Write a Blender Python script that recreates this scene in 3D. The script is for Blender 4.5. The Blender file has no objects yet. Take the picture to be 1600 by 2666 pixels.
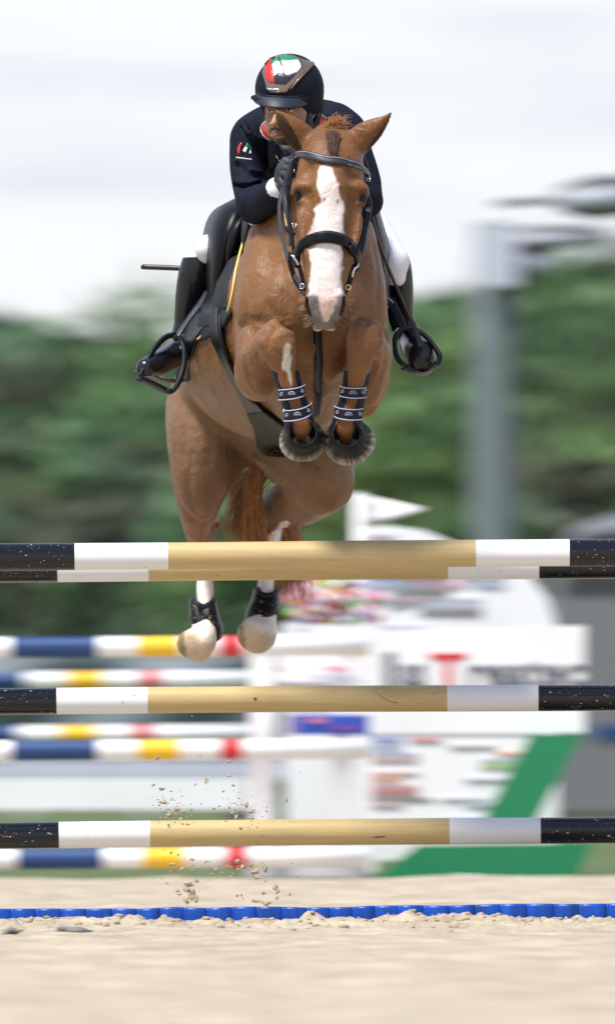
import bpy, bmesh, math, random
import numpy as np
from mathutils import Vector, Matrix
R = math.radians
random.seed(7); rng = np.random.default_rng(7)
SC = bpy.context.scene
COL = SC.collection
# ---------------------------------------------------------------- camera
FPX = 35360.0          # focal length in photo pixels (photo 1600 x 2666)
CAMH = 0.69            # low kneeling camera
HOR = 1921.0           # horizon row
ROLL = R(0.37)
cam_d = bpy.data.cameras.new('camera'); cam = bpy.data.objects.new('camera', cam_d); COL.objects.link(cam)
SC.camera = cam
cam.location = (0, 0, CAMH)
cam.rotation_euler = (Matrix.Rotation(R(90), 3, 'X') @ Matrix.Rotation(-ROLL, 3, 'Z')).to_euler()
cam_d.sensor_fit = 'VERTICAL'; cam_d.sensor_height = 40.0; cam_d.sensor_width = 24.0
cam_d.lens = FPX / 2666.0 * 40.0
cam_d.shift_y = (HOR - 1333.0) / 2666.0
cam_d.clip_start = 1.0; cam_d.clip_end = 5000.0
cam_d.dof.use_dof = True; cam_d.dof.focus_distance = 50.95
cam_d.dof.aperture_fstop = 5.4
cam_d.dof.aperture_ratio = 0.30
# ---------------------------------------------------------------- world
W = bpy.data.worlds.new('World'); SC.world = W; W.use_nodes = True
nt = W.node_tree; nt.nodes.clear()
def nn(t, **k):
    n = nt.nodes.new(t)
    for a, b in k.items(): setattr(n, a, b)
    return n
SUN_EL, SUN_AZ = R(61), R(226)     # azimuth measured from +Y clockwise: behind the camera, to its left
sky = nn('ShaderNodeTexSky', sky_type='NISHITA', sun_disc=False, sun_elevation=SUN_EL, sun_rotation=SUN_AZ)
b1 = nn('ShaderNodeBackground'); b1.inputs['Strength'].default_value = 0.08
nt.links.new(sky.outputs[0], b1.inputs[0])
tc = nn('ShaderNodeTexCoord'); mp = nn('ShaderNodeMapping'); mp.inputs['Scale'].default_value = (9, 9, 60)
nz = nn('ShaderNodeTexNoise'); nz.inputs['Scale'].default_value = 1.6; nz.inputs['Detail'].default_value = 5; nz.inputs['Roughness'].default_value = .5
nt.links.new(tc.outputs['Generated'], mp.inputs[0]); nt.links.new(mp.outputs[0], nz.inputs['Vector'])
cr = nn('ShaderNodeValToRGB'); cr.color_ramp.elements[0].position = .40; cr.color_ramp.elements[0].color = (.74, .79, .90, 1)
cr.color_ramp.elements[1].position = .56; cr.color_ramp.elements[1].color = (.955, .975, 1.0, 1)
nt.links.new(nz.outputs['Fac'], cr.inputs[0])
sep = nn('ShaderNodeSeparateXYZ'); nt.links.new(tc.outputs['Generated'], sep.inputs[0])
el = nn('ShaderNodeValToRGB'); el.color_ramp.elements[0].position = .10; el.color_ramp.elements[0].color = (1, 1, 1, 1); el.color_ramp.elements[1].position = .9; el.color_ramp.elements[1].color = (.36, .46, .70, 1)
e_ = el.color_ramp.elements.new(.35); e_.color = (.66, .74, .90, 1)
nt.links.new(sep.outputs[2], el.inputs[0])
mm = nn('ShaderNodeMix', data_type='RGBA', blend_type='MULTIPLY'); mm.inputs['Factor'].default_value = 1.0
nt.links.new(cr.outputs[0], mm.inputs['A']); nt.links.new(el.outputs[0], mm.inputs['B'])
b2 = nn('ShaderNodeBackground'); nt.links.new(mm.outputs['Result'], b2.inputs[0]); b2.inputs[1].default_value = .84
mx = nn('ShaderNodeMixShader'); mx.inputs[0].default_value = .93
nt.links.new(b1.outputs[0], mx.inputs[1]); nt.links.new(b2.outputs[0], mx.inputs[2])
wo = nn('ShaderNodeOutputWorld'); nt.links.new(mx.outputs[0], wo.inputs[0])
# ---------------------------------------------------------------- sun (bright through thin cloud)
sl = bpy.data.lights.new('sun', 'SUN'); sl.energy = 4.9; sl.angle = R(15); sl.color = (1, .96, .9)
so = bpy.data.objects.new('sun', sl); COL.objects.link(so)
sdir = Vector((math.sin(SUN_AZ) * math.cos(SUN_EL), math.cos(SUN_AZ) * math.cos(SUN_EL), math.sin(SUN_EL)))
so.rotation_euler = sdir.to_track_quat('Z', 'Y').to_euler(); so.location = (-10, 30, 20)
SC.view_settings.view_transform = 'Standard'; SC.view_settings.look = 'None'
SC.view_settings.exposure = 0.32; SC.view_settings.gamma = 1.0
SC.render.engine = 'CYCLES'
# ---------------------------------------------------------------- photo pixel <-> place
CR, SR = math.cos(ROLL), math.sin(ROLL)
def P(px, py, Y):
    ix, iy = px - 800.0, HOR - py
    x = CR * ix + SR * iy; z = -SR * ix + CR * iy
    return np.array((x * Y / FPX, Y, CAMH + z * Y / FPX))
def proj(V):
    V = np.atleast_2d(V); x = V[:, 0] * FPX / V[:, 1]; z = (V[:, 2] - CAMH) * FPX / V[:, 1]
    return 800 + CR * x - SR * z, HOR - (SR * x + CR * z)
def N(px, py, Y, ru, rv=None):
    if rv is None: rv = ru
    s = Y / FPX
    return (P(px, py, Y), ru * s, rv * s)
PX = 51.0 / FPX        # one photo pixel in metres at the horse
# ---------------------------------------------------------------- numpy noise
def _h(ix, iy, iz, seed):
    n = (ix.astype(np.int64) * 374761393 + iy.astype(np.int64) * 668265263 + iz.astype(np.int64) * 2147483647 + seed * 974711) & 0xffffffff
    n = ((n ^ (n >> 13)) * 1274126177) & 0xffffffff
    return ((n ^ (n >> 16)) & 0xffff) / 65535.0
def vnoise(x, y, z=0.0, seed=0):
    x, y, z = np.broadcast_arrays(np.asarray(x, float), np.asarray(y, float), np.asarray(z, float))
    ix, iy, iz = np.floor(x), np.floor(y), np.floor(z); fx, fy, fz = x - ix, y - iy, z - iz
    fx, fy, fz = [f * f * (3 - 2 * f) for f in (fx, fy, fz)]
    r = 0
    for a in (0, 1):
        for b in (0, 1):
            for c in (0, 1):
                r = r + _h(ix + a, iy + b, iz + c, seed) * (fx if a else 1 - fx) * (fy if b else 1 - fy) * (fz if c else 1 - fz)
    return r * 2 - 1
def fbm(x, y, z=0.0, o=3, seed=0):
    r = 0; a = 1.0; s = 1.0
    for i in range(o):
        r = r + a * vnoise(np.asarray(x) * s, np.asarray(y) * s, np.asarray(z) * s, seed + i); a *= .5; s *= 2.03
    return r
# ---------------------------------------------------------------- signed distance modeller
def cr_resample(A, sub):
    A = np.asarray(A, float); n = len(A)
    if n < 3 or sub <= 1:
        t = np.linspace(0, n - 1, (n - 1) * max(sub, 1) + 1); i = np.minimum(t.astype(int), n - 2); f = (t - i)[:, None]
        return A[i] * (1 - f) + A[i + 1] * f
    E = np.vstack([2 * A[0] - A[1], A, 2 * A[-1] - A[-2]]); out = []
    for i in range(n - 1):
        p0, p1, p2, p3 = E[i], E[i + 1], E[i + 2], E[i + 3]
        for j in range(sub):
            t = j / sub
            out.append(.5 * ((2 * p1) + (-p0 + p2) * t + (2 * p0 - 5 * p1 + 4 * p2 - p3) * t * t + (-p0 + 3 * p1 - 3 * p2 + p3) * t ** 3))
    out.append(A[-1]); return np.array(out)
class SDF:
    def __init__(s, ax, ay, az):
        s.ax = [np.asarray(a, np.float32) for a in (ax, ay, az)]
        s.d = np.full([len(a) for a in s.ax], .5, np.float32)
    def win(s, lo, hi):
        sl = []
        for a, l, h in zip(s.ax, lo, hi):
            i0 = int(np.searchsorted(a, l)); i1 = int(np.searchsorted(a, h)); sl.append(slice(max(i0 - 1, 0), min(i1 + 1, len(a))))
        return tuple(sl)
    def grids(s, sl):
        return (s.ax[0][sl[0]][:, None, None], s.ax[1][sl[1]][None, :, None], s.ax[2][sl[2]][None, None, :])
    def blend(s, sl, b, k, op):
        a = s.d[sl]
        if a.size == 0: return
        k = max(k, 1e-5)
        if op == 'add':
            h = np.clip(.5 + .5 * (a - b) / k, 0, 1); s.d[sl] = a * (1 - h) + b * h - k * h * (1 - h)
        else:
            b = -b; h = np.clip(.5 - .5 * (a - b) / k, 0, 1); s.d[sl] = a * (1 - h) + b * h + k * h * (1 - h)
    def loft(s, nodes, k=.02, u=(1, 0, 0), n=2, sub=5, op='add', cap=1.0):
        A = np.array([np.concatenate([p, [a, b]]) for p, a, b in nodes]); A = cr_resample(A, sub)
        A[:, 3:] = np.maximum(A[:, 3:], 5e-4)
        m = k * 1.05 + .012
        lo = (A[:, :3] - A[:, 3:].max(1)[:, None]).min(0) - m; hi = (A[:, :3] + A[:, 3:].max(1)[:, None]).max(0) + m
        SL = s.win(lo, hi); tmp = np.full(s.d[SL].shape, .5, np.float32)
        u = np.array(u, float)
        for i in range(len(A) - 1):
            a, b = A[i], A[i + 1]; ab = b[:3] - a[:3]; L = np.linalg.norm(ab)
            if L < 1e-6: continue
            T = ab / L; U = u - T * (u @ T); U /= np.linalg.norm(U); V = np.cross(T, U)
            r = max(a[3:].max(), b[3:].max()) + m
            l2 = np.minimum(a[:3], b[:3]) - r; h2 = np.maximum(a[:3], b[:3]) + r
            sl = s.win(l2, h2)
            if any(q.stop <= q.start for q in sl): continue
            X, Y, Z = s.grids(sl); X = X - np.float32(a[0]); Y = Y - np.float32(a[1]); Z = Z - np.float32(a[2])
            f = np.float32
            ta = X * f(T[0]) + Y * f(T[1]) + Z * f(T[2]); t = np.clip(ta / f(L), 0, 1); wa = ta - t * f(L)
            wu = X * f(U[0]) + Y * f(U[1]) + Z * f(U[2]); wv = X * f(V[0]) + Y * f(V[1]) + Z * f(V[2])
            ru = f(a[3]) + t * f(b[3] - a[3]); rv = f(a[4]) + t * f(b[4] - a[4]); ra = np.minimum(ru, rv) * f(cap)
            if n == 2:
                k0 = np.sqrt((wu / ru) ** 2 + (wv / rv) ** 2 + (wa / ra) ** 2); k1 = np.sqrt((wu / ru ** 2) ** 2 + (wv / rv ** 2) ** 2 + (wa / ra ** 2) ** 2) + 1e-6
                dd = k0 * (k0 - 1) / k1
            else:
                q = (np.abs(wu / ru) ** n + np.abs(wv / rv) ** n + np.abs(wa / ra) ** n) ** (1.0 / n); dd = (q - 1) * np.minimum(ru, rv)
            tl = tuple(slice(q.start - Q.start, q.stop - Q.start) for q, Q in zip(sl, SL))
            ok = all(q.start >= 0 for q in tl)
            if not ok:
                sl2 = tuple(slice(max(q.start, Q.start), min(q.stop, Q.stop)) for q, Q in zip(sl, SL))
                dd = dd[tuple(slice(a2.start - q.start, a2.stop - q.start) for a2, q in zip(sl2, sl))]
                tl = tuple(slice(a2.start - Q.start, a2.stop - Q.start) for a2, Q in zip(sl2, SL))
            tv = tmp[tl]; dd = dd[:tv.shape[0], :tv.shape[1], :tv.shape[2]]
            tmp[tl] = np.minimum(tv, dd)
        s.blend(SL, tmp, k, op)
    def ell(s, c, r, k=.02, op='add', rot=None):
        c = np.asarray(c, float)
        if np.isscalar(r): r = (r, r, r)
        M = np.array(rot.to_matrix()) if rot is not None else np.eye(3)
        m = max(r) + k * 1.05 + .012
        sl = s.win(c - m, c + m)
        if any(q.stop <= q.start for q in sl): return
        X, Y, Z = s.grids(sl); f = np.float32; X = X - f(c[0]); Y = Y - f(c[1]); Z = Z - f(c[2])
        w = [X * f(M[0, i]) + Y * f(M[1, i]) + Z * f(M[2, i]) for i in range(3)]
        k0 = np.sqrt(sum((w[i] / f(r[i])) ** 2 for i in range(3))); k1 = np.sqrt(sum((w[i] / f(r[i] ** 2)) ** 2 for i in range(3))) + 1e-6
        s.blend(sl, k0 * (k0 - 1) / k1, k, op)
    def sample(s, Q):
        Q = np.atleast_2d(Q); I = []; Fq = []
        for j in range(3):
            a = s.ax[j]; i = np.clip(np.searchsorted(a, Q[:, j]) - 1, 0, len(a) - 2); I.append(i); Fq.append(np.clip((Q[:, j] - a[i]) / (a[i + 1] - a[i]), 0, 1))
        r = 0
        for a in (0, 1):
            for b in (0, 1):
                for c in (0, 1):
                    r = r + s.d[I[0] + a, I[1] + b, I[2] + c] * (Fq[0] if a else 1 - Fq[0]) * (Fq[1] if b else 1 - Fq[1]) * (Fq[2] if c else 1 - Fq[2])
        return r
    def normal(s, q, e=.008):
        q = np.asarray(q, float); g = np.array([s.sample(q + d)[0] - s.sample(q - d)[0] for d in np.eye(3) * e]); return g / (np.linalg.norm(g) + 1e-9)
    def ray(s, o, dr, L=2.0, st=.004, inside=False):
        o = np.asarray(o, float); dr = np.asarray(dr, float); dr = dr / np.linalg.norm(dr)
        t = np.arange(0, L, st); v = s.sample(o + t[:, None] * dr)
        idx = np.where((v[:-1] < 0) & (v[1:] >= 0))[0] if inside else np.where((v[:-1] > 0) & (v[1:] <= 0))[0]
        if len(idx) == 0: return None
        i = idx[-1] if inside == 'last' else idx[0]
        tt = t[i] + st * v[i] / (v[i] - v[i + 1] + 1e-9); return o + tt * dr
    def hit(s, px, py, y0, y1):
        a = P(px, py, y0); b = P(px, py, y1); return s.ray(a, b - a, np.linalg.norm(b - a))
    def surface(s):
        d = s.d; S = d < 0
        c = np.zeros(tuple(n - 1 for n in d.shape), np.int8)
        for a in (0, 1):
            for b in (0, 1):
                for e in (0, 1):
                    c += S[a:a + c.shape[0], b:b + c.shape[1], e:e + c.shape[2]]
        act = np.argwhere((c > 0) & (c < 8)); i, j, k = act.T
        idx = np.full(c.shape, -1, np.int32); idx[i, j, k] = np.arange(len(act))
        acc = np.zeros((len(act), 3)); cnt = np.zeros(len(act))
        cs = [(a, b, e) for a in (0, 1) for b in (0, 1) for e in (0, 1)]
        val = {q: d[i + q[0], j + q[1], k + q[2]].astype(float) for q in cs}
        for q in cs:
            for axn in range(3):
                if q[axn]: continue
                q2 = list(q); q2[axn] = 1; q2 = tuple(q2); va, vb = val[q], val[q2]
                m = (va < 0) != (vb < 0); t = np.where(m, va / (va - vb + 1e-12), 0)
                p = np.empty((len(act), 3))
                for w in range(3): p[:, w] = t if w == axn else q[w]
                acc[m] += p[m]; cnt[m] += 1
        acc /= cnt[:, None]
        V = np.empty_like(acc)
        for w, ii in enumerate((i, j, k)):
            a = s.ax[w].astype(float); V[:, w] = a[ii] + acc[:, w] * (a[ii + 1] - a[ii])
        Fs = []
        for axn in range(3):
            sa = [slice(None)] * 3; sb = [slice(None)] * 3; sa[axn] = slice(0, -1); sb[axn] = slice(1, None)
            A = S[tuple(sa)]; B = S[tuple(sb)]; m = A != B; e = np.argwhere(m)
            o1, o2 = (axn + 1) % 3, (axn + 2) % 3
            ok = (e[:, o1] > 0) & (e[:, o2] > 0) & (e[:, o1] < d.shape[o1] - 1) & (e[:, o2] < d.shape[o2] - 1); e = e[ok]
            ins = A[tuple(e.T)]
            def cell(d1, d2):
                x = e.copy(); x[:, o1] += d1; x[:, o2] += d2; return idx[tuple(x.T)]
            q = np.stack([cell(-1, -1), cell(0, -1), cell(0, 0), cell(-1, 0)], 1)
            q[~ins] = q[~ins][:, ::-1]; Fs.append(q)
        Fq = np.vstack(Fs); Fq = Fq[(Fq >= 0).all(1)]
        return V, Fq
def smooth(V, F, it=3, lam=.5, mu=-.52, w=None):
    E = np.vstack([F[:, [0, 1]], F[:, [1, 2]], F[:, [2, 3]], F[:, [3, 0]]]); n = len(V)
    cnt = np.bincount(E[:, 0], minlength=n) + np.bincount(E[:, 1], minlength=n)
    for i in range(it * 2):
        acc = np.stack([np.bincount(E[:, 0], V[E[:, 1], k], n) + np.bincount(E[:, 1], V[E[:, 0], k], n) for k in range(3)], 1) / cnt[:, None]
        f = lam if i % 2 == 0 else mu
        V = V + (acc - V) * (f if w is None else f * w[:, None])
    return V
def axis(*seg):
    out = []
    for a, b, h in seg: out += list(np.arange(a, b, h))
    out.append(seg[-1][1]); return out
# ---------------------------------------------------------------- object helpers
def mk(name, V, Fc, mat=None, parent=None, smooth=True, col=None, mats=None, mi=None):
    me = bpy.data.meshes.new(name)
    V = np.asarray(V, float)
    if isinstance(Fc, np.ndarray) and Fc.ndim == 2:
        n, w = Fc.shape
        me.vertices.add(len(V)); me.vertices.foreach_set('co', V.astype(np.float32).ravel())
        me.loops.add(n * w); me.loops.foreach_set('vertex_index', Fc.astype(np.int32).ravel())
        me.polygons.add(n); me.polygons.foreach_set('loop_start', np.arange(0, n * w, w, dtype=np.int32)); me.polygons.foreach_set('loop_total', np.full(n, w, np.int32))
        me.update(calc_edges=True)
    else:
        me.from_pydata([tuple(v) for v in V], [], [tuple(int(i) for i in f) for f in Fc]); me.update()
    me.polygons.foreach_set('use_smooth', np.full(len(me.polygons), smooth))
    if mats:
        for m in mats: me.materials.append(m)
        if mi is not None: me.polygons.foreach_set('material_index', np.asarray(mi, np.int32))
    elif mat: me.materials.append(mat)
    if col is not None:
        at = me.color_attributes.new('Col', 'FLOAT_COLOR', 'POINT'); c = np.ones((len(V), 4), np.float32); c[:, :3] = col; at.data.foreach_set('color', c.ravel())
    o = bpy.data.objects.new(name, me); COL.objects.link(o)
    if parent is not None: attach(o, parent)
    return o
def attach(o, parent):
    while parent.parent is not None and parent.parent.parent is not None: parent = parent.parent   # thing > part > sub-part
    o.parent = parent
    if parent.type == 'EMPTY': o.matrix_parent_inverse = Matrix.Translation(parent.location).inverted()
def tag(o, label=None, cat=None, group=None, kind=None):
    if label: o['label'] = label
    if cat: o['category'] = cat
    if group: o['group'] = group
    if kind: o['kind'] = kind
    return o
def thing(name, loc, label, cat, group=None):
    o = bpy.data.objects.new(name, None); COL.objects.link(o); o.location = tuple(loc); o.empty_display_size = .1
    return tag(o, label, cat, group)
class MB:
    def __init__(s): s.V = []; s.F = []; s.M = []
    def add(s, V, F, m=0):
        b = len(s.V); s.V += [tuple(v) for v in V]; s.F += [tuple(i + b for i in f) for f in F]; s.M += [m] * len(F)
    def box(s, lo, hi, m=0, bev=0):
        x0, y0, z0 = lo; x1, y1, z1 = hi
        if bev <= 0:
            s.add([(x0, y0, z0), (x1, y0, z0), (x1, y1, z0), (x0, y1, z0), (x0, y0, z1), (x1, y0, z1), (x1, y1, z1), (x0, y1, z1)],
                  [(0, 3, 2, 1), (4, 5, 6, 7), (0, 1, 5, 4), (1, 2, 6, 5), (2, 3, 7, 6), (3, 0, 4, 7)], m); return
        bm = bmesh.new(); bmesh.ops.create_cube(bm, size=1)
        for v in bm.verts: v.co = ((x0 + x1) / 2 + v.co.x * (x1 - x0), (y0 + y1) / 2 + v.co.y * (y1 - y0), (z0 + z1) / 2 + v.co.z * (z1 - z0))
        bmesh.ops.bevel(bm, geom=bm.edges[:], offset=bev, segments=2, affect='EDGES', profile=.5)
        s.bm(bm, m); bm.free()
    def bm(s, bm, m=0):
        bm.verts.index_update(); s.add([v.co[:] for v in bm.verts], [[v.index for v in f.verts] for f in bm.faces], m)
    def prism(s, poly, y0, y1, m=0):
        """poly = [(x,z)...] extruded from y0 to y1"""
        n = len(poly); V = [(x, y0, z) for x, z in poly] + [(x, y1, z) for x, z in poly]
        F = [tuple(range(n)), tuple(range(2 * n - 1, n - 1, -1))] + [(i, i + n, (i + 1) % n + n, (i + 1) % n) for i in range(n)]
        s.add(V, F, m)
    def tube(s, pts, rad, seg=10, m=0, sub=1, sq=None):
        V, F = tube_vf(pts, rad, seg, sub); s.add(V, F, m)
    def build(s, name, mats, parent=None, smooth=False):
        if not isinstance(mats, (list, tuple)): mats = [mats]
        return mk(name, s.V, s.F, parent=parent, smooth=smooth, mats=mats, mi=s.M)
def frames(A):
    T = np.gradient(A, axis=0); T /= np.linalg.norm(T, axis=1)[:, None] + 1e-12
    ref = np.array((0, 0, 1.)) if abs(T[0][2]) < .9 else np.array((1., 0, 0)); U = []
    u = ref - T[0] * (ref @ T[0]); u /= np.linalg.norm(u)
    for t in T:
        u = u - t * (u @ t); u /= np.linalg.norm(u) + 1e-12; U.append(u.copy())
    U = np.array(U); return T, U, np.cross(T, U)
def tube_vf(pts, rad, seg=10, sub=1, caps=True):
    pts = np.asarray(pts, float); rad = np.full(len(pts), rad) if np.isscalar(rad) else np.asarray(rad, float)
    A = cr_resample(np.column_stack([pts, rad]), sub) if sub > 1 else np.column_stack([pts, rad])
    T, U, Vv = frames(A[:, :3]); n = len(A); th = np.arange(seg) * 2 * math.pi / seg
    V = (A[:, None, :3] + A[:, None, 3:4] * (np.cos(th)[None, :, None] * U[:, None] + np.sin(th)[None, :, None] * Vv[:, None])).reshape(-1, 3)
    F = [(i * seg + j, i * seg + (j + 1) % seg, (i + 1) * seg + (j + 1) % seg, (i + 1) * seg + j) for i in range(n - 1) for j in range(seg)]
    if caps: F += [tuple(range(seg - 1, -1, -1)), tuple((n - 1) * seg + j for j in range(seg))]
    return V, F
def tube(name, pts, rad, mat, parent=None, seg=10, sub=4):
    V, F = tube_vf(pts, rad, seg, sub); return mk(name, V, F, mat, parent)
def strap_vf(pts, nrm, w, t, sub=4, closed=False):
    pts = np.asarray(pts, float); nrm = np.asarray(nrm, float)
    if nrm.ndim == 1: nrm = np.tile(nrm, (len(pts), 1))
    w = np.full(len(pts), w) if np.isscalar(w) else np.asarray(w)
    if closed:
        pts2 = np.vstack([pts, pts[:1]]); nrm = np.vstack([nrm, nrm[:1]]); w = np.append(w, w[0]); pts = pts2
    A = cr_resample(np.column_stack([pts, nrm, w]), sub)
    p = A[:, :3]; T = np.gradient(p, axis=0); T /= np.linalg.norm(T, axis=1)[:, None] + 1e-12
    Nn = A[:, 3:6]; Nn = Nn - T * (Nn * T).sum(1)[:, None]; Nn /= np.linalg.norm(Nn, axis=1)[:, None] + 1e-12
    B = np.cross(T, Nn); W_ = A[:, 6]
    prof = [(-.5, 0), (-.5, .5), (-.42, .9), (-.2, 1.0), (.2, 1.0), (.42, .9), (.5, .5), (.5, 0)]
    m = len(prof)
    V = np.concatenate([(p + B * (W_ * a)[:, None] + Nn * (t * b))[:, None] for a, b in prof], 1).reshape(-1, 3)
    n = len(p)
    F = [(i * m + j, i * m + (j + 1) % m, (i + 1) * m + (j + 1) % m, (i + 1) * m + j) for i in range(n - 1) for j in range(m)]
    F += [tuple(range(m - 1, -1, -1)), tuple((n - 1) * m + j for j in range(m))]
    return V, F
def strap(name, pts, nrm, w, t, mat, parent=None, sub=4, closed=False):
    V, F = strap_vf(pts, nrm, w, t, sub, closed); return mk(name, V, F, mat, parent)
def sheet(name, rows, thick, mat, parent=None, sub=4, col=None, flip=False, disp=None):
    """rows: control grid of 3D points; becomes a smooth sheet with real thickness"""
    G = np.array(rows, float); nr, nc = G.shape[:2]
    G = cr_resample(G.reshape(nr, -1), sub).reshape(-1, nc, 3)
    G = np.transpose(G, (1, 0, 2)); G = cr_resample(G.reshape(nc, -1), sub).reshape(-1, G.shape[1], 3); G = np.transpose(G, (1, 0, 2))
    a, b = G.shape[:2]
    du = np.gradient(G, axis=0); dv = np.gradient(G, axis=1); n = np.cross(du, dv); n /= np.linalg.norm(n, axis=2)[..., None] + 1e-12
    if flip: n = -n
    if disp is not None: G = G + n * disp(G)[..., None]
    G2 = G + n * thick
    V = np.vstack([G.reshape(-1, 3), G2.reshape(-1, 3)]); o = a * b; F = []
    for i in range(a - 1):
        for j in range(b - 1):
            q = (i * b + j, i * b + j + 1, (i + 1) * b + j + 1, (i + 1) * b + j); F.append(q); F.append(tuple(x + o for x in q[::-1]))
    rim = [j for j in range(b)] + [i * b + b - 1 for i in range(1, a)] + [(a - 1) * b + j for j in range(b - 2, -1, -1)] + [i * b for i in range(a - 2, 0, -1)]
    for q in range(len(rim)):
        x, y = rim[q], rim[(q + 1) % len(rim)]; F.append((y, x, x + o, y + o))
    o_ = mk(name, V, F, mat, parent, col=col)
    return o_
def patch(name, poly, F, y0, y1, off, mat, parent, th=.0015, cuts=4):
    """flat applique: polygon of photo pixels laid on the surface of field F, with thickness"""
    bm = bmesh.new(); vs = [bm.verts.new((x, 0, y)) for x, y in poly]; f = bm.faces.new(vs)
    bmesh.ops.triangulate(bm, faces=[f])
    for _ in range(cuts): 
        es = [e for e in bm.edges if e.calc_length() > 5]
        if not es: break
        bmesh.ops.subdivide_edges(bm, edges=es, cuts=1)
        bmesh.ops.triangulate(bm, faces=[f for f in bm.faces if len(f.verts) > 3])
    bm.verts.index_update(); V = []; V2 = []
    last = None
    for v in bm.verts:
        h = F.hit(v.co.x, v.co.z, y0, y1)
        if h is None: h = P(v.co.x, v.co.z, last[1] if last is not None else y1)
        last = h; n = F.normal(h); V.append(h + n * off); V2.append(h + n * (off + th))
    m = len(V); Fc = []
    for f in bm.faces:
        q = [v.index for v in f.verts]; Fc.append(tuple(q)); Fc.append(tuple(i + m for i in q[::-1]))
    for e in bm.edges:
        if len(e.link_faces) == 1: Fc.append((e.verts[0].index, e.verts[1].index, e.verts[1].index + m, e.verts[0].index + m))
    bm.free(); me = mk(name, V + V2, Fc, mat, parent)
    b2 = bmesh.new(); b2.from_mesh(me.data); bmesh.ops.recalc_face_normals(b2, faces=b2.faces[:]); b2.to_mesh(me.data); b2.free()
    return me
def inpoly(x, y, poly):
    x = np.asarray(x); y = np.asarray(y); r = np.zeros(x.shape, bool); n = len(poly)
    for i in range(n):
        x0, y0 = poly[i]; x1, y1 = poly[(i + 1) % n]
        c = ((y0 > y) != (y1 > y)); r ^= c & (x < (x1 - x0) * (y - y0) / (y1 - y0 + 1e-12) + x0)
    return r
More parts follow.
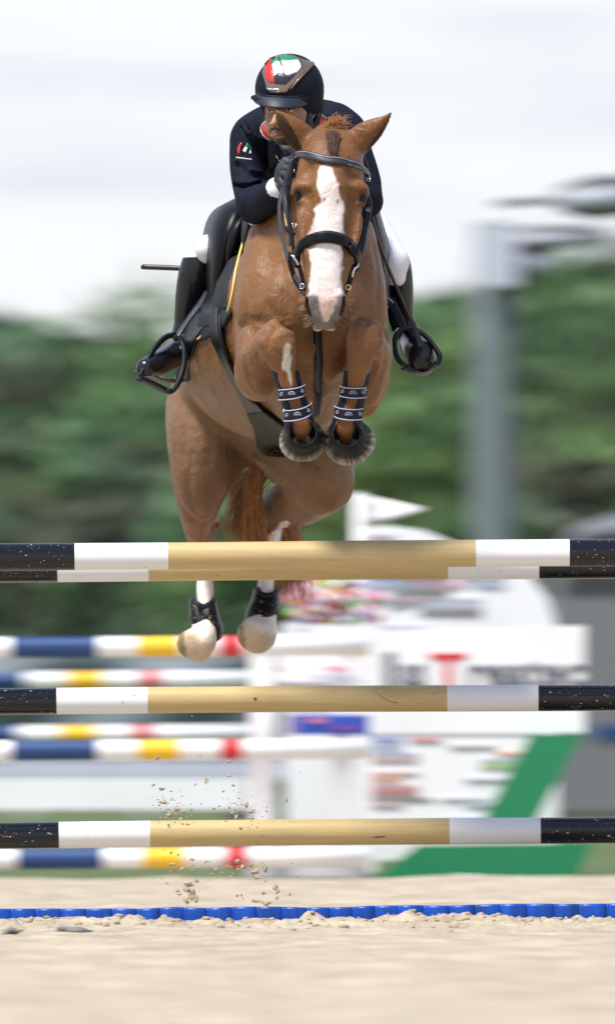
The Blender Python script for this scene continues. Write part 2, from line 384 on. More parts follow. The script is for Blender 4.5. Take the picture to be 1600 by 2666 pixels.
# ---------------------------------------------------------------- materials
MATS = {}
def mat(name, c=(.5, .5, .5), rough=.5, metal=0, attr=False, var=0, vscale=20, bump=0, bscale=200, sheen=0, coat=0, spec=.5, c2=None, stretch=None, speck=0, speckc=(.6, .55, .45), trans=0, grain=0, gamt=.2, bump2=0, b2scale=25):
    m = bpy.data.materials.new(name); m.use_nodes = True; t = m.node_tree; b = t.nodes['Principled BSDF']
    b.inputs['Roughness'].default_value = rough; b.inputs['Metallic'].default_value = metal
    b.inputs['Specular IOR Level'].default_value = spec; b.inputs['Sheen Weight'].default_value = sheen; b.inputs['Coat Weight'].default_value = coat
    b.inputs['Coat Roughness'].default_value = .15
    if trans: b.inputs['Transmission Weight'].default_value = trans
    L = t.links.new
    tcn = t.nodes.new('ShaderNodeTexCoord'); mpn = t.nodes.new('ShaderNodeMapping'); L(tcn.outputs['Object'], mpn.inputs[0])
    if stretch: mpn.inputs['Scale'].default_value = stretch
    if attr:
        a = t.nodes.new('ShaderNodeAttribute'); a.attribute_name = 'Col'; src = a.outputs['Color']
    else:
        a = t.nodes.new('ShaderNodeRGB'); a.outputs[0].default_value = (*c, 1); src = a.outputs[0]
    if var or c2:
        n = t.nodes.new('ShaderNodeTexNoise'); n.inputs['Scale'].default_value = vscale; n.inputs['Detail'].default_value = 6; n.inputs['Roughness'].default_value = .6
        L(mpn.outputs[0], n.inputs['Vector'])
        if c2:
            r = t.nodes.new('ShaderNodeValToRGB'); r.color_ramp.elements[0].position = .4; r.color_ramp.elements[1].position = .62
            r.color_ramp.elements[0].color = (*c, 1); r.color_ramp.elements[1].color = (*c2, 1); L(n.outputs['Fac'], r.inputs[0]); src = r.outputs[0]
        if var:
            mr_ = t.nodes.new('ShaderNodeMapRange'); mr_.inputs[1].default_value = .25; mr_.inputs[2].default_value = .75; mr_.inputs[3].default_value = 1 - var; mr_.inputs[4].default_value = 1 + var
            L(n.outputs['Fac'], mr_.inputs[0]); v = t.nodes.new('ShaderNodeVectorMath'); v.operation = 'SCALE'; L(src, v.inputs[0]); L(mr_.outputs[0], v.inputs['Scale']); src = v.outputs[0]
    if speck:
        n = t.nodes.new('ShaderNodeTexNoise'); n.inputs['Scale'].default_value = 70; n.inputs['Detail'].default_value = 8; n.inputs['Roughness'].default_value = .7; L(tcn.outputs['Object'], n.inputs['Vector'])
        r = t.nodes.new('ShaderNodeValToRGB'); r.color_ramp.elements[0].position = 1 - speck; r.color_ramp.elements[1].position = min(1 - speck + .04, 1)
        r.color_ramp.elements[0].color = (0, 0, 0, 1); r.color_ramp.elements[1].color = (.85, .85, .85, 1); L(n.outputs['Fac'], r.inputs[0])
        mxn = t.nodes.new('ShaderNodeMix'); mxn.data_type = 'RGBA'; L(r.outputs[0], mxn.inputs['Factor']); L(src, mxn.inputs['A']); mxn.inputs['B'].default_value = (*speckc, 1); src = mxn.outputs['Result']
    L(src, b.inputs['Base Color'])
    if grain:
        n = t.nodes.new('ShaderNodeTexNoise'); n.inputs['Scale'].default_value = grain; n.inputs['Detail'].default_value = 5; n.inputs['Roughness'].default_value = .7; L(mpn.outputs[0], n.inputs['Vector'])
        mr_ = t.nodes.new('ShaderNodeMapRange'); mr_.inputs[1].default_value = .3; mr_.inputs[2].default_value = .7; mr_.inputs[3].default_value = 1 - gamt; mr_.inputs[4].default_value = 1 + gamt
        L(n.outputs['Fac'], mr_.inputs[0]); v = t.nodes.new('ShaderNodeVectorMath'); v.operation = 'SCALE'; L(src, v.inputs[0]); L(mr_.outputs[0], v.inputs['Scale']); L(v.outputs[0], b.inputs['Base Color'])
    if bump:
        n = t.nodes.new('ShaderNodeTexNoise'); n.inputs['Scale'].default_value = bscale; n.inputs['Detail'].default_value = 4; L(mpn.outputs[0], n.inputs['Vector'])
        bn = t.nodes.new('ShaderNodeBump'); bn.inputs['Strength'].default_value = bump; bn.inputs['Distance'].default_value = .004; L(n.outputs['Fac'], bn.inputs['Height'])
        if bump2:
            n2 = t.nodes.new('ShaderNodeTexNoise'); n2.inputs['Scale'].default_value = b2scale; n2.inputs['Detail'].default_value = 3; n2.inputs['Distortion'].default_value = .8; L(tcn.outputs['Object'], n2.inputs['Vector'])
            bm2 = t.nodes.new('ShaderNodeBump'); bm2.inputs['Strength'].default_value = bump2; bm2.inputs['Distance'].default_value = .02; L(n2.outputs['Fac'], bm2.inputs['Height']); L(bm2.outputs[0], bn.inputs['Normal'])
        L(bn.outputs[0], b.inputs['Normal'])
    MATS[name] = m; return m
# ================================================================ GROUND
mat('grass', (.045, .085, .018), .9, var=.35, vscale=3, c2=(.09, .11, .03))
mat('sand', (.34, .28, .20), .95, var=.14, vscale=3.2, bump=.8, bscale=60, c2=(.43, .365, .27), grain=34, gamt=.24)
mat('clod', (.36, .295, .205), .95, var=.2, vscale=40, bump=.5, bscale=90)
o = mk('grass_field', [(-2500, -20, -.03), (2500, -20, -.03), (2500, 4500, -.03), (-2500, 4500, -.03)], [(0, 1, 2, 3)], MATS['grass']); tag(o, kind='structure')
def sand_h(x, y):
    h = .012 * fbm(x * 1.3, y * .9, 0, 3, 3) + .006 * fbm(x * 9, y * 7, 0, 2, 11)
    near = np.clip(1 - np.abs(y - 50.1) / 2.2, 0, 1)
    l = np.abs(vnoise(x * 24, y * 22, 0, 5)) ; l2 = np.clip(vnoise(x * 11, y * 12, 0, 31) - .1, 0, 1)
    h = h + near * (.010 * l * (l2 + .35) * 2 + .014 * l2)
    ridge = np.exp(-((y - 50.42) / .10) ** 2); h = h + ridge * (.011 + .014 * np.clip(vnoise(x * 14, y * 9, 0, 77), -.4, 1) + .008 * vnoise(x * 45, y * 40, 0, 78))
    return h
sx = axis((-40, -6, 2.0), (-6, -1.4, .1), (-1.4, 1.4, .011), (1.4, 6, .1), (6, 40, 2.0))
sy = axis((5, 25, 1.0), (25, 46, .12), (46, 49.7, .04), (49.7, 50.75, .011), (50.75, 53, .04), (53, 67.6, .2))
XX, YY = np.meshgrid(sx, sy, indexing='ij'); ZZ = sand_h(XX, YY)
edge = np.clip((67.5 - YY) / .4, 0, 1); ZZ = ZZ * edge - .031 * (1 - edge)
a_, b_ = XX.shape; I = np.arange(a_ * b_).reshape(a_, b_)
SF = np.stack([I[:-1, :-1], I[1:, :-1], I[1:, 1:], I[:-1, 1:]], -1).reshape(-1, 4)
o = mk('sand_ground', np.stack([XX, YY, ZZ], -1).reshape(-1, 3), SF, MATS['sand']); tag(o, kind='structure')
# lumps: irregular little rocks of damp sand
def lump(c, r, seed, flat=1.0, seg=2):
    bm = bmesh.new(); bmesh.ops.create_icosphere(bm, subdivisions=seg, radius=1)
    V = np.array([v.co[:] for v in bm.verts]); F = [[v.index for v in f.verts] for f in bm.faces]; bm.free()
    k = 1 + .38 * fbm(V[:, 0] * 1.7 + seed, V[:, 1] * 1.7, V[:, 2] * 1.7, 2, int(seed) % 97)
    return V * k[:, None] * np.array(r) * np.array([1, 1, flat]) + np.array(c), F
m = MB()
for i in range(520):
    x = rng.uniform(-1.5, 1.5); y = 50.38 + rng.normal() * .16 if i < 330 else rng.uniform(48.5, 51.6)
    r = abs(rng.normal()) * .005 + .004
    V, F = lump((x, y, float(sand_h(np.array(x), np.array(y))) + r * .3), (r * rng.uniform(.8, 1.7), r, r), i, .75, 1); m.add(V, F)
o = m.build('sand_crumbs', MATS['clod'], smooth=True); tag(o, kind='stuff')
mat('stone', (.17, .165, .16), .8, var=.3, vscale=20, bump=.6, bscale=40)
V, F = lump((0, 0, 0), (.06, .06, .016), 5, 1, 3); o = mk('stone', V + P(188, 2424, 47.9) + np.array((0, 0, .0)), F, MATS['stone'])
tag(o, 'dark grey stone half sunk in the pale sand at the lower left', 'stone')
V, F = lump((0, 0, 0), (.035, .04, .012), 9, 1, 3); o = mk('stone', V + P(30, 2424, 47.9), F, MATS['stone'])
tag(o, 'small grey stone in the sand at the far left edge, beside the bigger dark stone', 'stone')
# ================================================================ BLUE EDGING STRIP
mat('blue_plastic', (.002, .055, .34), .4, var=.55, vscale=22, stretch=(1, .05, .05), bump=.2, bscale=40, spec=.4)  # stripe tone: uneven pleats, plus fold shading put into the colour
n = 900; xs = np.linspace(-1.9, 1.9, n)
fold = np.abs(np.sin(xs * 2 * math.pi / .092 * 0.5 + 1.2 * vnoise(xs * 3, 0, 0, 5))) ** .55
yb = 50.62 - .022 * fold - .006 * vnoise(xs * 14, 0, 0, 9)
zt = .060 + .0035 * vnoise(xs * 8, 0, 0, 3) + .0012 * fold + .004 * (xs > 0.15) * np.clip((xs - .15) * 2, 0, 1)
rows = []
for q, (dy, fz) in enumerate([(.0, -.5), (-.002, .4), (0, .85), (.003, 1.0), (.010, 1.0), (.013, .85), (.013, -.5)]):
    rows.append(np.stack([xs, yb + dy, zt * fz], 1))
G = np.array(rows); V = G.reshape(-1, 3); F = [(i * n + j, i * n + j + 1, (i + 1) * n + j + 1, (i + 1) * n + j) for i in range(6) for j in range(n - 1)]
o = mk('plastic_edging', V, F, MATS['blue_plastic']); tag(o, 'long bright blue pleated plastic edging strip lying on the sand under the poles', 'edging')
# ================================================================ JUMP POLES
mat('pole_black', (.004, .005, .009), .14, spec=.5, speck=.33, bump=.12, bscale=30, speckc=(.5, .46, .38))
mat('pole_white', (.74, .74, .76), .35, var=.03, vscale=8, speck=.28, speckc=(.35, .28, .2))
mat('pole_tan', (.50, .37, .17), .42, var=.10, vscale=3, stretch=(.6, 6, 9), bump=.15, bscale=25, grain=9, gamt=.10, speck=.31, speckc=(.22, .15, .08))
mat('knot', (.10, .06, .03), .7)
def jump_pole(cx, cz, Y, tilt, label, L=3.55, r=.0505, name='jump_pole'):
    seg = 40; bands = [(-L / 2, 0), (-L / 2 + .02, 0), (-.92, 0), (-.572, 1), (0, 2), (.572, 2), (.92, 1), (L / 2 - .02, 0), (L / 2, 0)]
    xs = [-L / 2, -L / 2 + .012] + list(np.linspace(-L / 2 + .03, -.92, 10)) + list(np.linspace(-.92, -.572, 6)[1:]) + list(np.linspace(-.572, .572, 24)[1:]) + list(np.linspace(.572, .92, 6)[1:]) + list(np.linspace(.92, L / 2 - .03, 10)[1:]) + [L / 2 - .012, L / 2]
    V = []; F = []; M = []
    for i, x in enumerate(xs):
        rr = r * (.9 if i in (0, len(xs) - 1) else 1) * (1 + .006 * math.sin(x * 5 + Y * 3))
        for j in range(seg):
            a = 2 * math.pi * j / seg; V.append((x, math.cos(a) * rr, math.sin(a) * rr + .0018 * math.sin(x * 2.1 + Y)))
    for i in range(len(xs) - 1):
        xm = abs((xs[i] + xs[i + 1]) / 2); k = 2 if xm < .572 else (1 if xm < .92 else 0)
        for j in range(seg): F.append((i * seg + j, (i + 1) * seg + j, (i + 1) * seg + (j + 1) % seg, i * seg + (j + 1) % seg)); M.append(k)
    F.append(tuple(range(seg))); M.append(0); F.append(tuple((len(xs) - 1) * seg + j for j in range(seg - 1, -1, -1))); M.append(0)
    o = mk(name, V, F, mats=[MATS['pole_black'], MATS['pole_white'], MATS['pole_tan']], mi=M)
    o.location = (cx, Y, cz); o.rotation_euler = (R(20), -tilt, 0)
    return tag(o, label, 'pole', 'striped jump poles')
def polec(px, py, Y): v = P(px, py, Y); return v[0], v[2]
YN, YF = 50.6, 52.0
x, z = polec(838, 1444, YN); p1 = jump_pole(x, z, YN, 0, 'topmost and nearest of the tan, white and black jump poles, its upper side bright')
x, z = polec(776, 1477, YF); p2 = jump_pole(x, z, YF, 0, 'upper pole behind the nearest pole, only its lower strip showing beneath it')
x, z = polec(774, 1821, YF); p3 = jump_pole(x, z, YF, R(0), 'tan, white and black pole across the middle, with small dark knot and scratch')
x, z = polec(780, 2168, YF); p4 = jump_pole(x, z, YF, R(.18), 'lowest of the sharp tan, white and black poles, a short dark gouge near its right')
def mark(px, py, w, h, par, ang=0, name='knot'):
    q = P(px, py, YF); c = np.array(par.location); dz = q[2] - c[2]
    if abs(dz) > .048: dz = .048 * np.sign(dz)
    n_ = 10; V = []
    for dd in (0, .0012):
        for j in range(n_):
            a = 2 * math.pi * j / n_; ux = math.cos(a) * w * PX / 2; uz = math.sin(a) * h * PX / 2
            xx = ux * math.cos(ang) - uz * math.sin(ang); zz = dz + ux * math.sin(ang) + uz * math.cos(ang)
            V.append((q[0] + xx, c[1] - math.sqrt(max(.0512 ** 2 - zz * zz, 0)) - dd, c[2] + zz))
    F = [tuple(range(n_ - 1, -1, -1)), tuple(range(n_, 2 * n_))] + [(j, (j + 1) % n_, (j + 1) % n_ + n_, j + n_) for j in range(n_)]
    o = mk(name, V, F, MATS['knot']); o.parent = par; o.matrix_parent_inverse = par.matrix_basis.inverted(); return o
def specks(par, n, seed, zone, mt='clod', up=True):
    g = np.random.default_rng(seed); m = MB()
    for i in range(n):
        x = g.uniform(*zone); a = g.uniform(-1.2, 1.1); r = abs(g.normal()) * .0009 + .0006
        V, F = lump((x, -.0508 * math.cos(a), .0508 * math.sin(a)), (r * g.uniform(1, 2.4), r * .6, r), i, 1, 1); m.add(V, F)
    o = m.build('dirt_specks', MATS[mt]); o.parent = par
    o.rotation_euler = (-par.rotation_euler[0], 0, 0); o['kind'] = 'stuff'
for k_, pr in enumerate([p1, p2, p3, p4]):
    specks(pr, 38, k_, (-1.2, -.93)); specks(pr, 38, 20 + k_, (.93, 1.25)); specks(pr, 14, 40 + k_, (-.9, .9), 'knot')
mark(664, 1819, 10, 7, p3); mark(985, 2179, 38, 4, p4, R(3), 'gouge')
pts = []
for t in np.linspace(0, 1, 8):
    px = 964 + 70 * t; py = 1791 + 40 * math.sin(t * 1.5); q = P(px, py, YF); zz = q[2] - p3.location[2]
    pts.append((q[0], p3.location[1] - math.sqrt(max(.0508 ** 2 - zz * zz, 0)), q[2]))
V, F = tube_vf(pts, .0011, 5, 3); o = mk('scratch', V, F, MATS['knot']); o.parent = p3; o.matrix_parent_inverse = p3.matrix_basis.inverted()
# ================================================================ BACKGROUND JUMP (left)
for nm, c in dict(bg_white=(.82, .82, .84), bg_blue=(.012, .05, .17), bg_yellow=(.85, .50, .02), bg_red=(.60, .025, .03), bg_green=(.01, .21, .085), bg_grey=(.28, .29, .33),
                  bg_dark=(.05, .055, .06), bg_black=(.015, .017, .02), bg_brown=(.16, .10, .06), bg_lav=(.50, .52, .62), bg_slate=(.10, .13, .15), bg_pink=(.75, .25, .40), bg_purple=(.30, .10, .42),
                  bg_lime=(.30, .60, .12), bg_cobalt=(.04, .10, .55), bg_orange=(.80, .28, .04), bg_text=(.10, .10, .13), bg_silver=(.33, .35, .40)).items():
    mat(nm, c, .5, var=.06, vscale=3)
def bpole(px_bands, py, Y, label, r=.05, group='blue, yellow and red striped poles of the jump behind'):
    """px_bands: [(x0px, x1px, material)], round pole with painted bands"""
    seg = 16; V = []; F = []; M = []; ms = [MATS['bg_white'], MATS['bg_blue'], MATS['bg_yellow'], MATS['bg_red']]; key = dict(w=0, b=1, y=2, r=3)
    xs = [b[0] for b in px_bands] + [px_bands[-1][1]]; z = P(800, py, Y)[2]
    for i, xp in enumerate(xs):
        xw = P(xp, py, Y)[0]
        for j in range(seg): a = 2 * math.pi * j / seg; V.append((xw, Y + math.cos(a) * r, z + math.sin(a) * r))
    for i, b in enumerate(px_bands):
        for j in range(seg): F.append((i * seg + j, (i + 1) * seg + j, (i + 1) * seg + (j + 1) % seg, i * seg + (j + 1) % seg)); M.append(key[b[2]])
    F += [tuple(range(seg)), tuple((len(xs) - 1) * seg + j for j in range(seg - 1, -1, -1))]; M += [0, 0]
    return tag(mk('striped_pole', V, F, mats=ms, mi=M), label, 'pole', group)
Y1, Y2 = 67.0, 79.6
NB = [(-700, -520, 'b'), (-520, 30, 'w'), (30, 255, 'b'), (255, 358, 'w'), (358, 468, 'y'), (468, 572, 'w'), (572, 632, 'r'), (632, 960, 'w')]
bpole(NB, 1681, Y1, 'top striped pole of the jump behind, yellow band by the horse\'s hind hooves')
bpole(NB, 1950, Y1, 'middle striped pole of the nearer jump behind, just below the central tan pole')
bpole([(a + (14 if abs(a) < 600 else 0), b + (14 if abs(b) < 600 else 0), c) for a, b, c in NB[:-1]] + [(646, 960, 'w')], 2232, Y1, 'lowest striped pole of the jump behind, just under the lowest sharp pole')
FB = [(-560, -110, 'w'), (-110, 68, 'b'), (68, 172, 'w'), (172, 272, 'y'), (272, 366, 'w'), (366, 418, 'r'), (418, 690, 'w')]
bpole(FB, 1768, Y2, 'thin striped pole of the farthest jump, between the hooves and the middle tan pole')
bpole([(a - 20 if a > -500 else a, b - 20 if b < 600 else b, c) for a, b, c in FB], 1908, Y2, 'lower striped pole of the farthest jump, just below the middle tan pole')
def bg_board(name, poly, Y, th, mt, parent=None):
    q = [P(a, b, Y) for a, b in poly]; m = MB(); m.prism([(v[0], v[2]) for v in q], Y, Y + th)
    o = m.build(name, MATS[mt] if isinstance(mt, str) else mt, parent); 
    b2 = bmesh.new(); b2.from_mesh(o.data); bmesh.ops.recalc_face_normals(b2, faces=b2.faces[:]); b2.to_mesh(o.data); b2.free(); return o
o = bg_board('white_plank', [(-560, 2028), (650, 2028), (650, 2108), (-560, 2108)], Y2, .03, 'bg_white'); tag(o, 'wide plain white plank hung low on the farthest jump', 'plank')
# white standard between the striped poles and the sponsor wing
t = thing('jump_stand', (P(720, 2284, 67.2)[0], 67.2, 0), 'white jump stand holding the right ends of the striped poles', 'jump stand')
bg_board('post', [(650, 1640), (712, 1640), (712, 2284), (650, 2284)], 67.25, .08, 'bg_white', t)
bg_board('post', [(862, 1640), (918, 1640), (918, 2284), (862, 2284)], 67.25, .08, 'bg_white', t)
bg_board('foot', [(640, 2244), (960, 2244), (960, 2284), (640, 2284)], 67.34, .06, 'bg_white', t)
bg_board('rail', [(712, 1745), (862, 1745), (862, 1775), (712, 1775)], 67.27, .04, 'bg_white', t)
bg_board('infill_board', [(712, 1650), (862, 1650), (862, 1740), (712, 1740)], 67.28, .02, 'bg_white', t)
bg_board('infill_board', [(705, 1776), (862, 1776), (862, 1858), (705, 1858)], 67.28, .02, 'bg_lav', t)
for k, (a, b, mt) in enumerate([((770, 1862), (960, 1912), 'bg_cobalt'), ((752, 1862), (768, 1912), 'bg_purple')]):
    bg_board('printed_panel', [(a[0], a[1]), (b[0], a[1]), (b[0], b[1]), (a[0], b[1])], 67.2 , .02, mt, t)
bg_board('printed_mark', [(800, 1870), (850, 1870), (850, 1882), (800, 1882)], 67.19, .008, 'bg_pink', t); bg_board('printed_mark', [(860, 1890), (930, 1890), (930, 1900), (860, 1900)], 67.19, .008, 'bg_purple', t)
# ================================================================ SPONSOR WING (right)
YW = 68.6
t = thing('jump_wing', (P(1250, 2290, YW)[0], YW, 0), 'large white and green jump wing with red T lettering right of the horse', 'jump wing')
bg_board('name_panel', [(925, 1640), (1520, 1628), (1520, 1908), (925, 1908)], YW, .04, 'bg_white', t)
bg_board('logo_panel', [(945, 1910), (1400, 1910), (1260, 2180), (945, 2180)], YW + .01, .03, 'bg_white', t)
bg_board('brace', [(1382, 1912), (1516, 1912), (1370, 2180), (1232, 2180)], YW - .05, .05, 'bg_green', t)
bg_board('base_board', [(1085, 2203), (1540, 2196), (1500, 2284), (975, 2288)], YW - .06, .06, 'bg_green', t)
bg_board('upright', [(975, 2150), (1035, 2150), (1035, 2204), (975, 2204)], YW + .005, .04, 'bg_white', t)
mat('bg_palered', (.70, .42, .42), .5); mat('bg_paleblue', (.42, .50, .70), .5)
cols = ['bg_lav', 'bg_palered', 'bg_paleblue', 'bg_palered', 'bg_paleblue', 'bg_lav', 'bg_red', 'bg_cobalt', 'bg_purple', 'bg_lime', 'bg_orange', 'bg_lav', 'bg_pink', 'bg_grey', 'bg_brown']
rr = random.Random(4)
for row in range(13):
    y = 1925 + row * 17; x = 965
    while x < 1370 - (y - 1910) * .55 - 30:
        w = rr.choice([80, 120, 160]); 
        if not (1040 < x < 1110 and y > 1960) and rr.random() < .55: bg_board('logo_print', [(x, y), (x + w, y), (x + w, y + rr.choice([3, 5])), (x, y + 4)], YW - .002, .01, rr.choice(cols), t)
        x += w + 22
def text_mesh(txt, px, py, hpx, Y, mt, parent, name, sx=1.0):
    cu = bpy.data.curves.new(name, 'FONT'); cu.body = txt; cu.size = 1.0; cu.offset = .018; cu.extrude = .004 / (hpx * Y / FPX * 1.38)
    ob = bpy.data.objects.new(name, cu); COL.objects.link(ob); bpy.context.view_layer.update()
    me = bpy.data.meshes.new_from_object(ob.evaluated_get(bpy.context.evaluated_depsgraph_get())); bpy.data.objects.remove(ob)
    s = hpx * Y / FPX * 1.38; q = P(px, py, Y)
    for v in me.vertices: x, y, z = v.co; v.co = (q[0] + x * s * sx, Y - .003 - z * s, q[2] + y * s)
    me.materials.append(mt); o = bpy.data.objects.new(name, me); COL.objects.link(o); attach(o, parent); return o
text_mesh('l', 990, 1786, 90, YW, MATS['bg_text'], t, 'lettering', 1.7)
text_mesh('as', 1040, 1786, 88, YW, MATS['bg_text'], t, 'lettering', .72)
text_mesh('T', 1118, 1790, 92, YW, MATS['bg_red'], t, 'red_letter', 1.25)
text_mesh('reatec', 1212, 1786, 84, YW, MATS['bg_text'], t, 'lettering', 1.04)
for x0, x1, y, mt in [(800, 930, 1757, 'bg_lav'), (840, 900, 1735, 'bg_pink'), (800, 960, 1772, 'bg_lav'), (900, 960, 1700, 'bg_yellow')]:
    bg_board('small_lettering', [(x0, y), (x1, y), (x1, y + 8), (x0, y + 8)], 67.24, .01, mt, t)
# curved sponsor board with logos behind it
YB = 70.5
t = thing('sponsor_board', (P(1180, 2270, YB)[0], YB, 0), 'arched white board with rows of small coloured logos above the white panel', 'sign board')
bg_board('board', [(930, 1372), (1010, 1368), (1100, 1380), (1200, 1420), (1190, 1500), (1370, 1490), (1425, 1560), (1450, 1640), (1450, 2240), (930, 2240), (930, 1560), (790, 1600), (790, 1560), (940, 1530)], YB, .04, 'bg_white', t)
bg_board('shadow_gap', [(1040, 1440), (1190, 1450), (1150, 1560), (1010, 1585)], YB - .01, .01, 'bg_grey', t)
for row in range(15):
    y = 1378 + row * 18; x = 950
    while x < 1430:
        w = rr.choice([80, 120, 160])
        ok = (y < 1420 and x + w < 1120) or (1425 < y < 1500 and 1190 > x + w) or (1500 <= y and x + w < 1400)
        if ok and rr.random() < .62: bg_board('logo_print', [(x, y), (x + w, y), (x + w, y + rr.choice([4, 6])), (x, y + 4)], YB - .012, .01, rr.choice(cols), t)
        x += w + 20
# flower box left of it
YP = 69.5
t = thing('flower_box', (P(840, 2270, YP)[0], YP, 0), 'tall white planter with pink, purple, blue and yellow flowers behind the nearest pole', 'flower box')
bg_board('planter', [(735, 1625), (990, 1625), (975, 2270), (750, 2270)], YP, .3, 'bg_white', t)
fm = {}
for i in range(150):
    x = rng.uniform(738, 985); y = 1500 + 60 * abs((x - 860) / 140) ** 1.5 + rng.uniform(0, 120); 
    if y > 1632: continue
    k = ['bg_purple', 'bg_pink', 'bg_lime', 'bg_white', 'bg_lav', 'bg_white', 'bg_pink', 'bg_lav', 'bg_red', 'bg_yellow'][int(rng.integers(10))]
    fm.setdefault(k, MB()); V, F = lump(P(x, y, YP + rng.uniform(0, .25)), (.028, .028, .02), i, 1, 1); fm[k].add(V, F)
for k, m in fm.items(): m.build('blossoms', MATS[k], t, True)
# pennant
t = thing('pennant', (P(932, 2280, 70)[0], 70.0, 0), 'white triangular pennant on a thin white pole right of the horse\'s hindquarters', 'flag')
tube('pole', [P(932, 2280, 70), P(932, 1282, 70)], .022, MATS['bg_white'], t, 8, 1)
rows = []
for a in np.linspace(0, 1, 7):
    top = np.array(P(936 + 165 * a, 1286 + 38 * a, 70)); bot = np.array(P(936 + 165 * a, 1372 - 42 * a, 70)); w = .03 * math.sin(a * 5)
    rows.append([top + (0, w, 0), (top + bot) / 2 + (0, w * 1.2, 0), bot + (0, w, 0)])
sheet('flag_cloth', rows, .004, MATS['bg_white'], t, 2)
# post with brown top
t = thing('bollard', (P(800, 2260, 72)[0], 72, 0), 'squat bollard with brown cap and dark grey base between the white posts', 'bollard')
V, F = tube_vf([P(800, 2270, 72), P(800, 2040, 72)], [.11, .10], 14, 2); mk('base', V, F, MATS['bg_dark'], t)
V, F = tube_vf([P(800, 2040, 72), P(795, 1990, 72), P(790, 1965, 72)], [.10, .09, .04], 14, 2); mk('cap', V, F, MATS['bg_brown'], t)
# dark blocks set where dark tones lie by the striped jump
for a, b, lb in [((628, 2225), (700, 2290), 'small dark grey block on the sand at the foot of the white jump stand'), ((595, 2040), (690, 2130), 'dark brown grey box standing behind the jump stand, under the white plank\'s end')]:
    Yb = 69 if b[1] > 2200 else 84
    m = MB(); q0 = P(a[0], b[1], Yb); q1 = P(b[0], a[1], Yb); m.box((q0[0], Yb, max(q0[2], -.03) if b[1] > 2200 else -.03), (q1[0], Yb + .2, q1[2]), bev=.01)
    o = m.build('dark_block', MATS['bg_dark']); tag(o, lb, 'box')
# white low stand and dark plate under the green base
V, F = lump((0, 0, 0), (.16, .12, .045), 31, 1, 2); o = mk('stone', V + P(1310, 2302, 67.0), F, MATS['bg_black']); tag(o, 'flat black weight lying under the green base board of the wing', 'weight')
V, F = lump((0, 0, 0), (.10, .1, .04), 33, 1, 2); o = mk('stone', V + P(1215, 2298, 67.2), F, MATS['bg_white']); tag(o, 'low white block beside the black weight under the green board', 'block'); o.name = 'white_block'
# ================================================================ FAR THINGS
# long pale barrier and dark windbreak behind the left jump
YA = 118.0
t = thing('barrier_fence', (P(-600, 2070, YA)[0], YA, 0), 'long low pale lavender board fence on the grass beyond the jumps', 'fence')
bg_board('board', [(-900, 1978), (2600, 1978), (2600, 2030), (-900, 2030)], YA, .04, 'bg_lav', t)
for k in range(12): x = -880 + k * 310; bg_board('post', [(x, 1968), (x + 34, 1968), (x + 34, 2122), (x, 2122)], YA + .05, .1, 'bg_lav', t)
YD = 150.0
t = thing('windbreak', (P(-600, 2070, YD)[0], YD, 0), 'slate grey windbreak sheet stretched low in front of the trees', 'windbreak')
rows = [[P(x, y, YD + .12 * math.sin(x * .013 + y * .02)) for y in (1700, 1800, 1900, 1960)] for x in range(-900, 900, 90)]
sheet('sheet', rows, .02, MATS['bg_slate'], t, 2)
for k in range(7): x = -880 + k * 280; bg_board('post', [(x, 1690), (x + 22, 1690), (x + 22, 2087), (x, 2087)], YD + .2, .08, 'bg_dark', t)
# ---- floodlight mast
YM = 96.0; s = YM / FPX
t = thing('floodlight_mast', (P(1285, 2174, YM)[0], YM, 0), 'tall pale grey floodlight mast with dark lamp heads, right of the rider', 'floodlight')
mat('mast_grey', (.15, .185, .19), .5, var=.05)
tube('mast', [P(1285, 2174, YM), P(1285, 1300, YM), P(1285, 580, YM)], [.165, .155, .14], MATS['mast_grey'], t, 14, 2)
bg_board('control_box', [(1245, 590), (1345, 590), (1345, 745), (1245, 745)], YM - .4, .2, 'bg_lav', t)
for a, b, c, d, r_ in [(1490, 1690, 520, 488, .15), (1330, 1550, 622, 608, .085), (1340, 1430, 672, 716, .13)]:
    h = MB(); 
    q0, q1 = P(a - 40, c, YM), P(b, (c + d) / 2, YM); h.tube([q0, q0 * .6 + q1 * .4, q1], [r_ * .55, r_, r_ * .8], 12, sub=3)
    hd = h.build('lamp_head', MATS['bg_dark'], t, True)
    g = MB(); g.tube([q0 - (0, .1, .02), q1 - (0, .1, .02)], [r_ * .5, r_ * .6], 10); g.build('lamp_glass', MATS['bg_silver'], hd, True)
    arm = tube('arm', [P(1290, c + 10, YM), P(a, c, YM)], .025, MATS['bg_dark'], t, 8, 1)
# ---- van parked at right
YV = 100.0
t = thing('van', (P(1700, 2160, YV)[0], YV, 0), 'dark grey van parked on the grass at the right edge', 'van')
side = [(1395, 2130), (1385, 1900), (1400, 1700), (1425, 1560), (1455, 1440), (1500, 1375), (1600, 1340), (1800, 1325), (2500, 1325), (2530, 1500), (2530, 2130)]
q = [P(a, b, YV) for a, b in side]; m = MB(); m.prism([(v[0], v[2]) for v in q], YV, YV + 1.9)
mat('van_paint', (.16, .165, .18), .3, coat=.6, var=.05); mat('van_glass', (.03, .035, .04), .1); 
b_ = m.build('body', MATS['van_paint'], t)
b2 = bmesh.new(); b2.from_mesh(b_.data); bmesh.ops.recalc_face_normals(b2, faces=b2.faces[:]); b2.to_mesh(b_.data); b2.free()
md = b_.modifiers.new('bevel', 'BEVEL'); md.width = .05; md.segments = 3; md.limit_method = 'ANGLE'
bg_board('roof_panel', [(1490, 1374), (1600, 1338), (1800, 1322), (2500, 1322), (2500, 1345), (1800, 1350), (1500, 1392)], YV - .02, .018, 'bg_silver', t)
